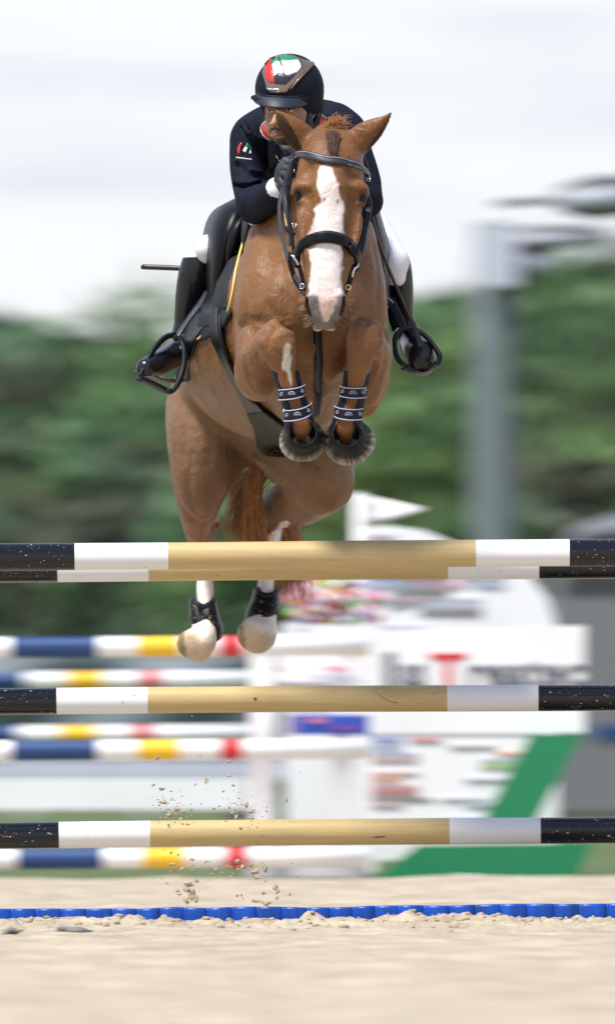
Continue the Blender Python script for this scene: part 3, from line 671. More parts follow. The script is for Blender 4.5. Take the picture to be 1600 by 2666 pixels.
bg_board('side_window', [(1478, 1450), (1530, 1398), (1750, 1390), (1750, 1545), (1455, 1545)], YV - .015, .012, 'van_glass', t)
bg_board('side_window', [(1790, 1390), (2450, 1390), (2450, 1545), (1790, 1545)], YV - .015, .012, 'van_glass', t)
bg_board('trim', [(1545, 1888), (2500, 1880), (2500, 1925), (1540, 1925)], YV - .02, .018, 'bg_blue', t)
for x in (1930, 2380):
    c = P(x, 2080, YV); w_ = MB(); w_.tube([c + (0, -.03, 0), c + (0, .2, 0)], [.33, .33], 24); tw = w_.build('wheel', MATS['bg_black'], t, False)
    w_ = MB(); w_.tube([c + (0, -.05, 0), c + (0, -.02, 0)], [.2, .2], 18); w_.build('rim', MATS['bg_silver'], tw)
bg_board('headlight', [(1392, 1800), (1440, 1790), (1440, 1850), (1394, 1850)], YV - .02, .018, 'bg_white', t)
# ---- trees
mat('leaf', attr=True, rough=.75, var=.35, vscale=.7)
mat('bark', (.09, .065, .045), .9, var=.3, vscale=6, bump=.5, bscale=20)
LEAFC = [np.array(c) for c in ((.115, .21, .075), (.085, .17, .075), (.17, .25, .065), (.070, .125, .075), (.12, .115, .085))]
def tree(px, top, wpx, Y, label, seed, base=None, pal=(0, 1, 2, 3), n=2600):
    g = np.random.default_rng(seed); s = Y / FPX; c0 = P(px, 2000, Y); H_ = P(px, top, Y)[2]; rx = wpx * s / 2
    t = thing('tree', (c0[0], Y, -.03), label, 'tree', None)
    tr = [(c0[0], Y, -.05), (c0[0] + .1, Y, H_ * .25), (c0[0] - .1, Y, H_ * .55), (c0[0], Y, H_ * .85)]
    m = MB(); m.tube(tr, [.22, .17, .12, .03], 9, sub=3)
    for k in range(9):
        a = g.uniform(0, 6.28); z0 = H_ * g.uniform(.2, .7); m.tube([(c0[0], Y, z0), (c0[0] + math.cos(a) * rx * .5, Y + math.sin(a) * rx * .5, z0 + H_ * .12), (c0[0] + math.cos(a) * rx * .85, Y + math.sin(a) * rx * .85, z0 + H_ * .2)], [.08, .05, .015], 6, sub=2)
    m.build('trunk', MATS['bark'], t, True)
    K = 46; cc = []
    while len(cc) < K:
        v = g.uniform(-1, 1, 3)
        if np.linalg.norm(v) > 1 or (v[2] > .2 and np.hypot(v[0], v[1]) > .8): continue
        zc = H_ * .52 + v[2] * H_ * .46; wz = 1 - .45 * max(v[2], 0); cc.append((c0[0] + v[0] * rx * wz, Y + v[1] * rx * wz, zc))
    V = np.empty((n * 4, 3)); C = np.empty((n * 4, 3))
    cl = g.integers(0, K, n); ccol = [LEAFC[pal[int(g.integers(len(pal)))]] * g.uniform(.75, 1.25) for _ in range(K)]
    cr_ = g.uniform(.12, .24, K) * H_ * .75
    for i in range(n):
        k = cl[i]; d = g.normal(size=3); d /= np.linalg.norm(d); p = np.array(cc[k]) + d * cr_[k] * g.uniform(.45, 1) * np.array((1, 1, .8)); p[2] = min(max(p[2], .15), H_)
        a = g.normal(size=3); a /= np.linalg.norm(a); b = np.cross(a, g.normal(size=3)); b /= np.linalg.norm(b); L_ = g.uniform(.10, .2)
        V[i * 4:i * 4 + 4] = [p - a * L_, p - b * L_ * .55, p + a * L_, p + b * L_ * .55]; C[i * 4:i * 4 + 4] = ccol[k] * g.uniform(.8, 1.2)
    o = mk('crown', V, np.arange(n * 4).reshape(-1, 4), MATS['leaf'], t, False, col=C)
    return t
TR = [(-260, 800, 900, 196, 'broad green tree at the left edge, behind the windbreak', (0, 1, 1, 3)), (90, 880, 620, 178, 'low dark green tree left of the rider\'s boot', (1, 0, 3, 4)),
      (420, 745, 640, 190, 'rounded tree rising behind the rider\'s left boot toe', (1, 0, 0, 3)), (250, 1150, 700, 160, 'brownish dark bush in front of the left trees', (4, 3, 3, 1)),
      (760, 800, 700, 200, 'tree hidden mostly behind the horse\'s chest', (0, 1, 3)), (1090, 845, 600, 180, 'bright green tree right of the horse, below the stirrup', (0, 2, 0, 1)),
      (1400, 720, 560, 192, 'tall green tree just right of the floodlight mast', (0, 1, 2, 1)), (1700, 660, 700, 198, 'tallest tree at the right edge, with dark gaps', (1, 3, 4, 0)),
      (1060, 1210, 520, 200, 'low yellow green bush at the foot of the floodlight mast', (0, 2, 2, 1)), (1560, 1180, 520, 162, 'mixed brown and green bush before the tallest tree', (4, 3, 0, 2)),
      (-80, 1300, 520, 155, 'dark bush at the left edge in front of the windbreak trees', (3, 4, 1)), (620, 1280, 600, 157, 'green bush seen between the horse\'s hind legs', (0, 1, 1, 3))]
for i, (px, top, w, Y, lb, pal) in enumerate(TR): tree(px, top - 45, w, Y, lb, 100 + i, pal=pal, n=2600 if w > 560 else 2000)
# dark dense wood behind, closing the gaps
g = np.random.default_rng(5); n = 20000; V = np.empty((n * 4, 3)); C = np.empty((n * 4, 3))
for i in range(n):
    px = g.uniform(-900, 2500) if i < 11000 else g.uniform(-4000, 5600); Y = g.uniform(215, 235); topy = 850 + 60 * math.sin(px * .004) - 150 * np.clip((px - 1150) / 400, 0, 1); z = P(px, g.uniform(topy, 1960), Y); a = g.normal(size=3); a /= np.linalg.norm(a); b = np.cross(a, g.normal(size=3)); b /= np.linalg.norm(b); L_ = .42
    V[i * 4:i * 4 + 4] = [z - a * L_, z - b * L_ * .7, z + a * L_, z + b * L_ * .7]; C[i * 4:i * 4 + 4] = LEAFC[(1, 3, 0)[int((vnoise(px * .004, z[2] * .5, 0, 8) + 1) * 1.49)]] * g.uniform(.8, 1.2)
o = mk('distant_wood', V, np.arange(n * 4).reshape(-1, 4), MATS['leaf'], None, False, col=C); tag(o, kind='stuff')
# ================================================================ HORSE
HS = SDF(axis((-.58, .36, .0055)), axis((50.0, 50.95, .006), (50.95, 53.15, .012)), axis((.93, 3.04, .0055)))
def px(n, Y=51.0): return n * Y / FPX
# trunk
HS.loft([N(812, 800, 50.78, 120, 150), N(812, 790, 50.95, 182, 215), N(795, 815, 51.15, 200, 245), N(762, 870, 51.45, 228, 240), N(722, 925, 51.80, 244, 228), N(694, 948, 52.1, 222, 188), N(668, 1010, 52.4, 205, 180), N(650, 1060, 52.65, 165, 160)], k=.03, sub=4, cap=.8)
# withers / neck
HS.loft([N(806, 640, 51.35, 85, 150), N(808, 690, 51.15, 150, 165), N(815, 640, 50.95, 132, 150), N(828, 560, 50.85, 102, 145), N(848, 470, 50.72, 78, 130), N(860, 400, 50.55, 66, 90)], k=.09, sub=4)
# shoulders and pectorals
for sx_, x0 in ((-1, 694), (1, 930)):
    HS.loft([N(x0 - sx_ * -4, 610, 51.05, 40, 70), N(x0, 700, 50.95, 62, 90), N(x0 + sx_ * 8, 790, 50.85, 68, 95), N(x0 + sx_ * 2, 870, 50.92, 70, 95)], k=.05)
    HS.ell(P(812 + sx_ * 66, 800, 50.74), (px(74), .10, px(95)), k=.035)
    HS.ell(P(812 + sx_ * 40, 905, 50.86), (px(50), .10, px(90)), k=.03)
HS.loft([N(812, 960, 51.0, 60, 90), N(800, 1040, 51.2, 90, 80)], k=.06)
HS.loft([N(812, 700, 50.60, 4, 8), N(812, 800, 50.60, 5, 12), N(812, 880, 50.68, 5, 10)], k=.045, op='sub')
# forelegs : elbow/forearm, knee, cannon, fetlock, pastern
HS.loft([N(655, 905, 50.98, 44, 90), N(668, 960, 50.80, 56, 85), N(684, 975, 50.66, 50, 62)], k=.035)
HS.loft([N(668, 965, 50.76, 60, 72), N(676, 932, 50.64, 56, 60), N(694, 905, 50.52, 46, 50), N(716, 888, 50.38, 36, 42)], k=.025)
HS.ell(P(655, 905, 50.70), (px(44), .07, px(62)), k=.03)
HS.ell(P(676, 990, 50.72), (px(42), .07, px(50)), k=.025)
HS.loft([N(716, 868, 50.33, 40, 38), N(721, 893, 50.30, 48, 42), N(729, 920, 50.30, 43, 36), N(741, 965, 50.31, 28, 28), N(752, 1000, 50.32, 23, 25), N(766, 1045, 50.33, 21, 24), N(778, 1085, 50.33, 26, 29), N(784, 1110, 50.33, 28, 30)], k=.009)
HS.loft([N(784, 1112, 50.34, 26, 26), N(788, 1138, 50.38, 24, 25), N(789, 1146, 50.46, 30, 30)], k=.02)
for (a, b, r) in ((700, 868, 20), (742, 872, 22), (755, 896, 13), (688, 890, 16), (722, 915, 20)): HS.ell(P(a, b, 50.278), (px(r), .026, px(r * 1.1)), k=.013)
HS.loft([N(964, 905, 50.98, 42, 90), N(962, 965, 50.82, 46, 85), N(952, 1000, 50.66, 44, 62)], k=.035)
HS.loft([N(962, 985, 50.78, 50, 70), N(968, 940, 50.66, 50, 60), N(962, 905, 50.54, 46, 50), N(953, 887, 50.38, 36, 42)], k=.025)
HS.ell(P(975, 905, 50.72), (px(44), .07, px(68)), k=.03); HS.ell(P(950, 1035, 50.78), (px(40), .07, px(52)), k=.025)
HS.loft([N(952, 862, 50.33, 42, 38), N(950, 888, 50.30, 50, 42), N(944, 920, 50.30, 43, 36), N(931, 965, 50.31, 28, 28), N(925, 1000, 50.32, 23, 25), N(915, 1045, 50.33, 20, 24), N(903, 1085, 50.33, 26, 29), N(898, 1110, 50.33, 27, 30)], k=.009)
HS.loft([N(898, 1112, 50.34, 26, 26), N(900, 1140, 50.38, 25, 25), N(902, 1150, 50.46, 30, 30)], k=.02)
for (a, b, r) in ((932, 862, 22), (974, 862, 22), (922, 890, 16), (980, 892, 15), (948, 912, 20)): HS.ell(P(a, b, 50.278), (px(r), .026, px(r * 1.1)), k=.013)
# front hooves (inside the overreach boots)
HS.loft([N(789, 1146, 50.42, 32, 32), N(789, 1152, 50.50, 50, 48)], k=.008, cap=.3)
HS.loft([N(903, 1150, 50.42, 32, 32), N(905, 1156, 50.50, 50, 50)], k=.008, cap=.3)
# hindquarters, left in the picture
HS.loft([N(570, 1000, 52.45, 110, 150), N(545, 1070, 52.42, 112, 150), N(534, 1140, 52.36, 100, 140), N(530, 1215, 52.36, 86, 118), N(520, 1280, 52.42, 64, 88), N(516, 1340, 52.55, 48, 66), N(524, 1385, 52.70, 40, 58), N(530, 1420, 52.76, 33, 44), N(533, 1470, 52.72, 23, 31), N(534, 1530, 52.68, 20, 28), N(533, 1580, 52.64, 23, 31), N(534, 1622, 52.60, 31, 36)], k=.02, sub=5)
HS.ell(P(604, 1180, 52.42), (px(52), .10, px(75)), k=.05)
HS.loft([N(548, 1372, 52.85, 20, 24), N(560, 1362, 52.86, 14, 16)], k=.025)
HS.loft([N(536, 1628, 52.58, 33, 34), N(530, 1655, 52.54, 34, 36), N(520, 1672, 52.52, 36, 38)], k=.025)
# gaskin muscle lines
HS.loft([N(470, 1080, 52.30, 6, 8), N(476, 1200, 52.26, 8, 8), N(500, 1330, 52.42, 8, 8)], k=.04, op='sub')
HS.loft([N(552, 1100, 52.19, 12, 20), N(548, 1170, 52.20, 10, 18), N(543, 1240, 52.28, 5, 8)], k=.03)
# hindquarters, right
HS.loft([N(735, 1080, 52.42, 130, 150), N(778, 1150, 52.32, 118, 140), N(822, 1215, 52.22, 98, 115), N(838, 1252, 52.18, 84, 95)], k=.02, sub=5)
HS.loft([N(838, 1250, 52.20, 80, 90), N(800, 1283, 52.40, 70, 80), N(752, 1308, 52.62, 56, 62), N(712, 1328, 52.80, 46, 52), N(702, 1350, 52.86, 40, 46), N(700, 1395, 52.84, 30, 40), N(696, 1450, 52.80, 22, 30), N(691, 1520, 52.76, 20, 28), N(686, 1570, 52.72, 23, 32), N(682, 1605, 52.70, 31, 36)], k=.03, sub=5)
HS.loft([N(690, 1312, 52.92, 18, 22), N(676, 1308, 52.93, 15, 17)], k=.025)
HS.loft([N(683, 1612, 52.68, 33, 34), N(680, 1635, 52.64, 36, 36), N(676, 1655, 52.62, 40, 40)], k=.025)
# hind hooves: flared cups
HS.loft([N(528, 1662, 52.54, 40, 40), N(512, 1676, 52.50, 50, 46), N(503, 1684, 52.48, 52, 48)], k=.012, cap=.55)
HS.loft([N(680, 1636, 52.64, 40, 40), N(668, 1650, 52.60, 49, 46), N(660, 1656, 52.585, 51, 48)], k=.012, cap=.6)
# dark hollow between the thighs
HS.loft([N(650, 1110, 52.55, 90, 60), N(655, 1165, 52.66, 60, 50)], k=.04); HS.ell(P(650, 1262, 52.5), (px(30), .34, px(40)), k=.05, op='sub')
# head
HEADN = [N(865, 388, 50.42, 52, 56), N(864, 410, 50.39, 74, 82), N(861, 440, 50.36, 85, 100), N(858, 490, 50.34, 89, 112), N(856, 540, 50.33, 85, 112), N(853, 600, 50.29, 77, 98), N(850, 650, 50.25, 66, 80), N(848, 700, 50.22, 56, 66), N(847, 745, 50.20, 50, 57), N(846, 785, 50.185, 51, 52), N(844, 812, 50.18, 40, 44), N(843, 834, 50.18, 24, 30)]
HS.loft([(p, a, b) for p, a, b in HEADN], k=.03, n=2.5, sub=5, cap=.8)
HS.loft([N(858, 480, 50.19, 36, 22), N(855, 560, 50.19, 34, 20), N(850, 640, 50.155, 30, 18), N(848, 720, 50.135, 34, 14), N(846, 780, 50.13, 32, 10)], k=.035)       # nasal bone
HS.ell(P(843, 846, 50.17), (px(20), .03, px(11)), k=.010)
HS.ell(P(826, 852, 50.165), (px(12), .024, px(11)), k=.005); HS.ell(P(860, 855, 50.165), (px(13), .024, px(11)), k=.005); HS.ell(P(843, 872, 50.15), (px(8), .03, px(9)), k=.006, op='sub')   # lips
for sx_, ex, ey in ((-1, 777, 502), (1, 942, 507)):
    HS.loft([N(ex - sx_ * 22, ey - 22, 50.235, 9, 9), N(ex, ey - 16, 50.24, 15, 16), N(ex + sx_ * 8, ey - 4, 50.275, 11, 14)], k=.03)      # brow bone
    HS.loft([N(ex - sx_ * 12, ey + 22, 50.225, 5, 6), N(ex + sx_ * 2, ey + 24, 50.245, 6, 8)], k=.02)
    HS.ell(P(ex + sx_ * 1, ey + 6, 50.222), (px(8), .016, px(13)), k=.010, op='sub')
    HS.ell(P(ex - sx_ * 22, ey - 62, 50.205), (px(15), .03, px(24)), k=.035, op='sub')     # temple hollow
    HS.loft([N(ex - sx_ * 6, ey + 60, 50.225, 5, 8), N(ex + sx_ * -12, ey + 105, 50.20, 5, 8), N(ex - sx_ * 26, ey + 165, 50.175, 3, 5)], k=.04)   # facial crest
    HS.loft([N(ex - sx_ * 20, ey + 5, 50.20, 10, 12), N(ex - sx_ * 24, ey + 60, 50.175, 10, 12), N(ex - sx_ * 34, ey + 130, 50.15, 7, 10)], k=.03, op='sub')
# nostrils
for sx_, nx_ in ((-1, 812), (1, 881)):
    HS.loft([N(nx_ + sx_ * -2, 768, 50.125, 14, 12), N(nx_ + sx_ * 8, 786, 50.125, 15, 13), N(nx_ + sx_ * 3, 812, 50.13, 11, 10), N(nx_ - sx_ * 6, 832, 50.135, 8, 8)], k=.014)
    HS.loft([N(nx_ + sx_ * 13, 778, 50.10, 4.5, 14), N(nx_ + sx_ * 13, 796, 50.10, 5.5, 16), N(nx_ + sx_ * 7, 814, 50.105, 4, 12)], k=.004, op='sub')
HS.loft([N(828, 790, 50.10, 3, 6), N(836, 835, 50.11, 3, 6)], k=.012, op='sub'); HS.loft([N(866, 790, 50.10, 3, 6), N(856, 835, 50.11, 3, 6)], k=.012, op='sub')
# ears
HS.loft([N(812, 388, 50.38, 36, 30), N(784, 358, 50.36, 37, 22), N(753, 328, 50.34, 29, 17), N(731, 304, 50.33, 15, 9), N(717, 286, 50.33, 2.5, 2.5)], k=.018, u=(.72, 0, .7), sub=6)
HS.loft([N(780, 388, 50.318, 7, 22), N(760, 362, 50.312, 14, 16), N(740, 330, 50.305, 11, 14), N(724, 303, 50.312, 3, 8)], k=.005, u=(.72, 0, .7), op='sub', sub=6)
HS.loft([N(915, 388, 50.38, 33, 30), N(940, 360, 50.36, 36, 22), N(970, 337, 50.34, 29, 17), N(999, 314, 50.33, 14, 9), N(1018, 293, 50.33, 2.5, 2.5)], k=.018, u=(.68, 0, -.73), sub=6)
HS.loft([N(948, 394, 50.32, 5, 16), N(968, 366, 50.315, 10, 12), N(992, 336, 50.315, 7, 12), N(1010, 306, 50.317, 2, 7)], k=.005, u=(.68, 0, -.73), op='sub', sub=6)
# muscle grooves, folds and raised veins, laid where the skin is
def crease(pts, r=4, k=.016, op='sub', y0=50.0, y1=53.0, dep=.3):
    nd = []
    A = cr_resample(np.array([(a, b) for a, b in pts], float), 3)
    for i, (a, b) in enumerate(A):
        h = HS.hit(a, b, y0, y1)
        if h is None: continue
        n = HS.normal(h); f = math.sin(math.pi * (i + .6) / (len(A) + .2)) ** .5; rr_ = r * PX * max(f, .25); nd.append((h + n * rr_ * (1 - dep if op == 'sub' else -.25), rr_, rr_))
    if len(nd) > 2: HS.loft(nd, k=k, op=op, sub=1)
for pts in ([(622, 856), (640, 842), (665, 834), (692, 838)], [(1010, 868), (994, 846), (976, 836), (960, 836)], [(690, 790), (735, 842), (785, 868), (812, 872)], [(940, 790), (892, 848), (842, 872)],
            [(660, 610), (646, 690), (648, 770), (640, 826)], [(975, 640), (985, 720), (985, 800)], [(745, 640), (735, 720), (748, 790), (742, 850)], [(905, 720), (915, 780), (905, 840)],
            [(642, 872), (634, 930), (648, 985), (664, 1028)], [(668, 905), (676, 945), (700, 985)], [(1002, 868), (1000, 930), (984, 990), (965, 1030)], [(975, 925), (968, 970), (950, 1010)], [(690, 1000), (712, 985), (722, 960)]): crease(pts, 8, .020)
for pts in ([(547, 1105), (549, 1160), (545, 1222)], [(466, 1305), (490, 1342), (524, 1370), (562, 1344)], [(500, 1180), (492, 1250), (500, 1310), (520, 1350)], [(740, 1215), (790, 1270), (850, 1300), (880, 1290)], [(668, 1290), (700, 1272), (738, 1268)], [(480, 1040), (486, 1120), (478, 1200)], [(770, 1180), (830, 1210), (868, 1260)], [(500, 1395), (506, 1378), (520, 1372)], [(548, 1400), (552, 1380), (560, 1370)], [(520, 1700), (512, 1670), (516, 1648)]): crease(pts, 7, .024, y0=51.8)
for pts in ([(668, 690), (692, 728), (722, 735), (748, 765)], [(930, 680), (945, 720), (970, 740)], [(700, 620), (690, 660), (700, 700)], [(700, 868), (690, 890), (694, 915)], [(738, 905), (742, 940), (738, 975)], [(935, 905), (938, 945), (928, 985)], [(655, 890), (650, 930), (662, 970)], [(985, 890), (990, 930), (978, 970)]): crease(pts, 2.6, .006, 'add')
for pts in ([(556, 960), (590, 1030), (640, 1080)], [(505, 1000), (540, 1060), (600, 1105)], [(460, 1060), (466, 1140), (480, 1200)], [(448, 1120), (458, 1210), (470, 1290)], [(800, 1150), (830, 1190), (880, 1200)], [(545, 1225), (530, 1290), (520, 1330)], [(580, 940), (575, 980), (590, 1010)]): crease(pts, 3.2, .008, 'add', y0=51.1)
for pts in ([(800, 560), (795, 600)], [(908, 560), (915, 600), (905, 630)], [(792, 575), (786, 610), (790, 640)], [(806, 700), (802, 735), (806, 760)], [(888, 705), (890, 740), (886, 765)]): crease(pts, 1.8, .005, 'add')
for pts in ([(676, 846), (664, 866), (664, 892), (676, 918), (694, 944), (712, 972)], [(1000, 862), (1003, 888), (990, 916), (972, 944), (955, 975)]): crease(pts, 9, .012, dep=.1)
for pts in ([(702, 838), (722, 852), (744, 842)], [(700, 905), (722, 922), (748, 915)], [(925, 838), (950, 850), (975, 838)], [(922, 912), (946, 924), (972, 910)], [(733, 925), (745, 965), (757, 1002)], [(760, 935), (764, 970)], [(938, 930), (930, 975), (924, 1005)], [(960, 930), (948, 972)], [(772, 1092), (784, 1100), (798, 1092)], [(886, 1095), (898, 1104), (912, 1095)]): crease(pts, 3.5, .008, y1=50.6)
# wrinkles and muscle relief on the coat
sl = HS.win((-9, 50.4, .9), (9, 53.2, 2.55)); X_, Y_, Z_ = HS.grids(sl)
vz = vnoise(X_ * 10 + 3 * vnoise(X_ * 5, Y_ * 5, Z_ * 5, 4), Y_ * 8, Z_ * 6.0, 23)
rel = .006 * vnoise(X_ * 8.0, Y_ * 6.0, Z_ * 6.0, 21) + .003 * vnoise(X_ * 22.0, Y_ * 16.0, Z_ * 15.0, 22) - .0010 * np.exp(-(vz / .14) ** 2)
near = np.abs(HS.d[sl]) < .03; HS.d[sl] = HS.d[sl] + np.where(near, rel, 0).astype(np.float32)
V, F = HS.surface(); V = smooth(V, F, 2); V = smooth(V, F, 5, mu=.5, w=np.clip((V[:, 1] - 50.42) / .15, 0, 1))
print('horse verts', len(V))
qx, qy = proj(V); Yv = V[:, 1]
base = np.array((.190, .092, .040)); C = np.tile(base, (len(V), 1))
n1 = fbm(V[:, 0] * 3, V[:, 1] * 3, V[:, 2] * 3, 3, 41)[:, None]; C *= 1 + .13 * n1
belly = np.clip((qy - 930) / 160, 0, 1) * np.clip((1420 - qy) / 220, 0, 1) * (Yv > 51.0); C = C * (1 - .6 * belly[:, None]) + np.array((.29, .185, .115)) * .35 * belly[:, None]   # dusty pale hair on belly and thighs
red = np.array((.205, .080, .028))
def blend(mask, c, f=1.0):
    m_ = (np.clip(mask, 0, 1) * f)[:, None]; C[:] = C * (1 - m_) + np.array(c) * m_
def soft(d, w): return np.clip(.5 - d / w, 0, 1)
leg = ((Yv < 50.55) & (qy > 925) & (qy < 1200)); blend(leg * np.clip((qy - 925) / 60, 0, 1), red, .8)
blend(((Yv > 52.0) & (qy > 1330)) * np.clip((qy - 1330) / 60, 0, 1), red, .9)
headm = (Yv < 50.55) & (qy < 870) & ~((qy > 815) & ((qx < 780) | (qx > 900)))
blend(headm, (.168, .073, .028), .8)
jit = 3.5 * fbm(V[:, 0] * 60, V[:, 2] * 50, 0, 2, 51); jx = qx + jit
BL = [(849, 431), (833, 434), (827, 450), (824, 478), (830, 500), (838, 520), (833, 532), (818, 540), (817, 575), (812, 600), (800, 615), (806, 640), (810, 690), (806, 735), (802, 765), (800, 790), (840, 845), (853, 840), (884, 790), (893, 762), (889, 735), (890, 690), (888, 640), (899, 615), (893, 598), (890, 575), (897, 548), (898, 535), (884, 510), (880, 478), (868, 452), (860, 434)]
white = np.array((.70, .64, .62)); pink = np.array((.56, .37, .31))
def softpoly(poly, sp=3.0):
    m_ = 0
    for a_ in range(8): m_ = m_ + inpoly(jx + sp * math.cos(a_ * .785) * (1 if a_ % 2 else .5), qy + 1.6 * sp * math.sin(a_ * .785) * (1 if a_ % 2 else .5), poly)
    return m_ / 8.0
bl = softpoly(BL) * (Yv < 50.33) * headm
spot = (np.hypot(qx - 878, qy - 524) < 5) | (np.hypot((qx - 842), (qy - 520) * .6) < 4)
blend(bl * ~spot, white)
blend((bl * np.clip((qy - 745) / 40, 0, 1)), pink, .75)
blend(bl * (qy < 745) * np.clip(.5 + fbm(V[:, 0] * 25, V[:, 2] * 14, 0, 3, 61), 0, 1), (.72, .58, .56), .45)
grey = np.array((.115, .105, .11))
for poly in ([(797, 775), (806, 768), (822, 769), (834, 782), (835, 808), (842, 832), (853, 846), (850, 866), (822, 862), (812, 835), (800, 806)], [(897, 774), (884, 768), (874, 776), (872, 800), (862, 820), (853, 845), (850, 866), (866, 862), (882, 835), (893, 806)]):
    blend(softpoly(poly, 2.0) * (Yv < 50.30), grey, .85)
blend(((qy > 838) & (qy < 875) & (np.abs(qx - 843) < 34) & (Yv < 50.25)) * 1.0, (.17, .145, .125), .9)
blend(((qy > 858) & (qy < 875) & (np.abs(qx - 843) < 34) & (Yv < 50.25)) * 1.0, (.62, .52, .40), .7)
# nostril cavities, inside of ears
for sx_, nx_ in ((-1, 812), (1, 881)):
    c = np.array([P(nx_ + sx_ * 13, 790, 50.125)]); blend(soft(np.abs(qx - (nx_ + sx_ * 13 - sx_ * np.clip((qy - 796) * .3, 0, 9))) - 5, 3) * (qy > 770) * (qy < 822) * (Yv < 50.3) * (Yv > 50.112), (.008, .007, .010))
EL = [(715, 282), (718, 315), (729, 348), (750, 378), (784, 402), (785, 384), (771, 355), (758, 331), (740, 302)]
ER = [(1020, 290), (1018, 314), (1002, 346), (975, 383), (952, 396), (955, 384), (972, 361), (997, 332), (1011, 304)]
for poly in (EL, ER):
    m_ = (inpoly(qx + jit * .3, qy, poly) & (Yv < 50.40)).astype(float); blend(m_, (.024, .011, .005), .93); blend(m_ * np.clip((325 - qy) / 40, 0, 1), (.15, .070, .020), .6)
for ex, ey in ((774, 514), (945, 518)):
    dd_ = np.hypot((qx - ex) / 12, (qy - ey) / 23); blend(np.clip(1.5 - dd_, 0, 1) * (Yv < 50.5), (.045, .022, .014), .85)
blend(np.exp(-((qx - 866 - (qy - 370) * .1) / 15) ** 2) * (qy > 338) * (qy < 408) * (Yv < 50.5) * np.clip(.7 + fbm(V[:, 0] * 90, V[:, 2] * 12, 0, 2, 9), 0, 1), (.075, .028, .018), .85)
# white on left knee, socks
ST = [(747, 893), (754, 897), (757, 935), (755, 968), (761, 1005), (752, 995), (741, 965), (732, 948), (739, 930), (736, 905)]
blend(softpoly(ST, 2.5) * (Yv < 50.5), (.62, .56, .48), .95)
blend((np.hypot(qx - 806, qy - 1146) < 11) & (Yv < 50.5) & (Yv > 50.0), (.7, .63, .52), .8)
sock = (Yv > 52.3) & (qy > 1432 + 12 * vnoise(V[:, 0] * 40, 0, 0, 3)) ; blend(sock.astype(float), (.74, .65, .60))
sk2 = (Yv > 52.3) & inpoly(qx + jit * .5, qy, [(747, 1354), (755, 1362), (745, 1376), (728, 1410), (676, 1410), (706, 1388), (724, 1372), (730, 1360)]); blend(sk2.astype(float), (.78, .70, .64))
tan = np.array((.50, .37, .24))
hl = (Yv > 52.3) & (qy > 1590); d1 = np.hypot(qx - 560, qy - 1590) - 82; blend(hl * soft(-d1, 18) * (qx < 590), tan, .85)
d2 = np.hypot(qx - 712, qy - 1560) - 92; blend(hl * soft(-d2, 18) * (qx > 600), tan, .85)
hz = fbm(V[:, 0] * 60, V[:, 1] * 60, V[:, 2] * 60, 2, 71)
blend(hl * ((qx < 590) * soft(np.abs((qx - 470) * .83 + (1655 - qy) * .0) - 10 + 6 * hz, 8)) * (qy > 1632), (.20, .15, .09), .9)
blend(hl * ((qx > 600) * soft(np.abs(qx - 628 + (qy - 1650) * -.12) - 8 + 6 * hz, 8)) * (qy > 1606), (.22, .17, .10), .9)
hoofF = (Yv > 50.40) & (Yv < 50.56) & (qy > 1085) & (qy < 1215) & (np.minimum(np.abs(qx - 789), np.abs(qx - 904)) < 58); blend(hoofF.astype(float), (.05, .045, .04))
mat('coat', attr=True, rough=.42, var=.18, vscale=7, stretch=(1, 1, .3), bump=.55, bscale=150, bump2=.5, b2scale=14, spec=.22, grain=140, gamt=.2)
horse = mk('horse', V, F, MATS['coat'], col=C)
tag(horse, 'chestnut horse with a broad white blaze jumping with tucked forelegs over the striped poles', 'horse')
# ---- eyes
mat('eye', (.006, .005, .005), .12, spec=.35)
for ex, ey, Ye in ((775, 513, 50.268), (945, 516, 50.272)):
    h = HS.hit(ex, ey, 50.0, 50.6); h = h if h is not None else P(ex, ey, Ye)
    V2, F2 = lump((0, 0, 0), (1, 1, 1), 0, 1, 3); V2 = V2 / np.linalg.norm(V2, axis=1)[:, None] * np.array((px(10), px(11), px(25)))
    a = R(-18 if ex < 850 else 12); ca, sa = math.cos(a), math.sin(a); V2 = np.stack([V2[:, 0] * ca + V2[:, 2] * sa, V2[:, 1], -V2[:, 0] * sa + V2[:, 2] * ca], 1)
    mk('eye', V2 + h + np.array((0, .0035, 0)), F2, MATS['eye'], horse)
# ---- hair
mat('hair', (.40, .19, .08), .5, var=.35, vscale=60, spec=.3)
mat('hair_dark', (.075, .030, .018), .5, var=.3, vscale=60)
def strands(name, roots, tips, bend, n, r, mt, parent, seed, spread=(.01, .01), seg=7):
    g = np.random.default_rng(seed); V = []; F = []
    for i in range(n):
        t = g.random(); k = g.random(); a = np.array(roots[0]) * (1 - t) + np.array(roots[1]) * t + g.normal(size=3) * spread[0]
        b = np.array(tips[0]) * (1 - k) + np.array(tips[1]) * k + g.normal(size=3) * spread[1]
        m1 = a * .62 + b * .38 + np.array(bend) + g.normal(size=3) * spread[1] * .6; m2 = a * .28 + b * .72 + np.array(bend) * .7 + g.normal(size=3) * spread[1] * .8
        A = cr_resample([a, m1, m2, b], 4); w = r * g.uniform(.6, 1.3) * np.linspace(1, .4, len(A))
        v, f = tube_vf(A, w, 4, 1, False); o_ = len(V); V += [tuple(q) for q in v]; F += [tuple(x + o_ for x in q) for q in f]
    return mk(name, V, F, mt, parent)
tail = strands('tail', (P(668, 1192, 52.50), P(690, 1204, 52.50)), (P(646, 1405, 52.60), P(694, 1425, 52.64)), (-.022, -.02, .0), 430, .0019, MATS['hair'], horse, 1, (.006, .012))
def addhair(*a, **k): o = strands(*a, **k); return o
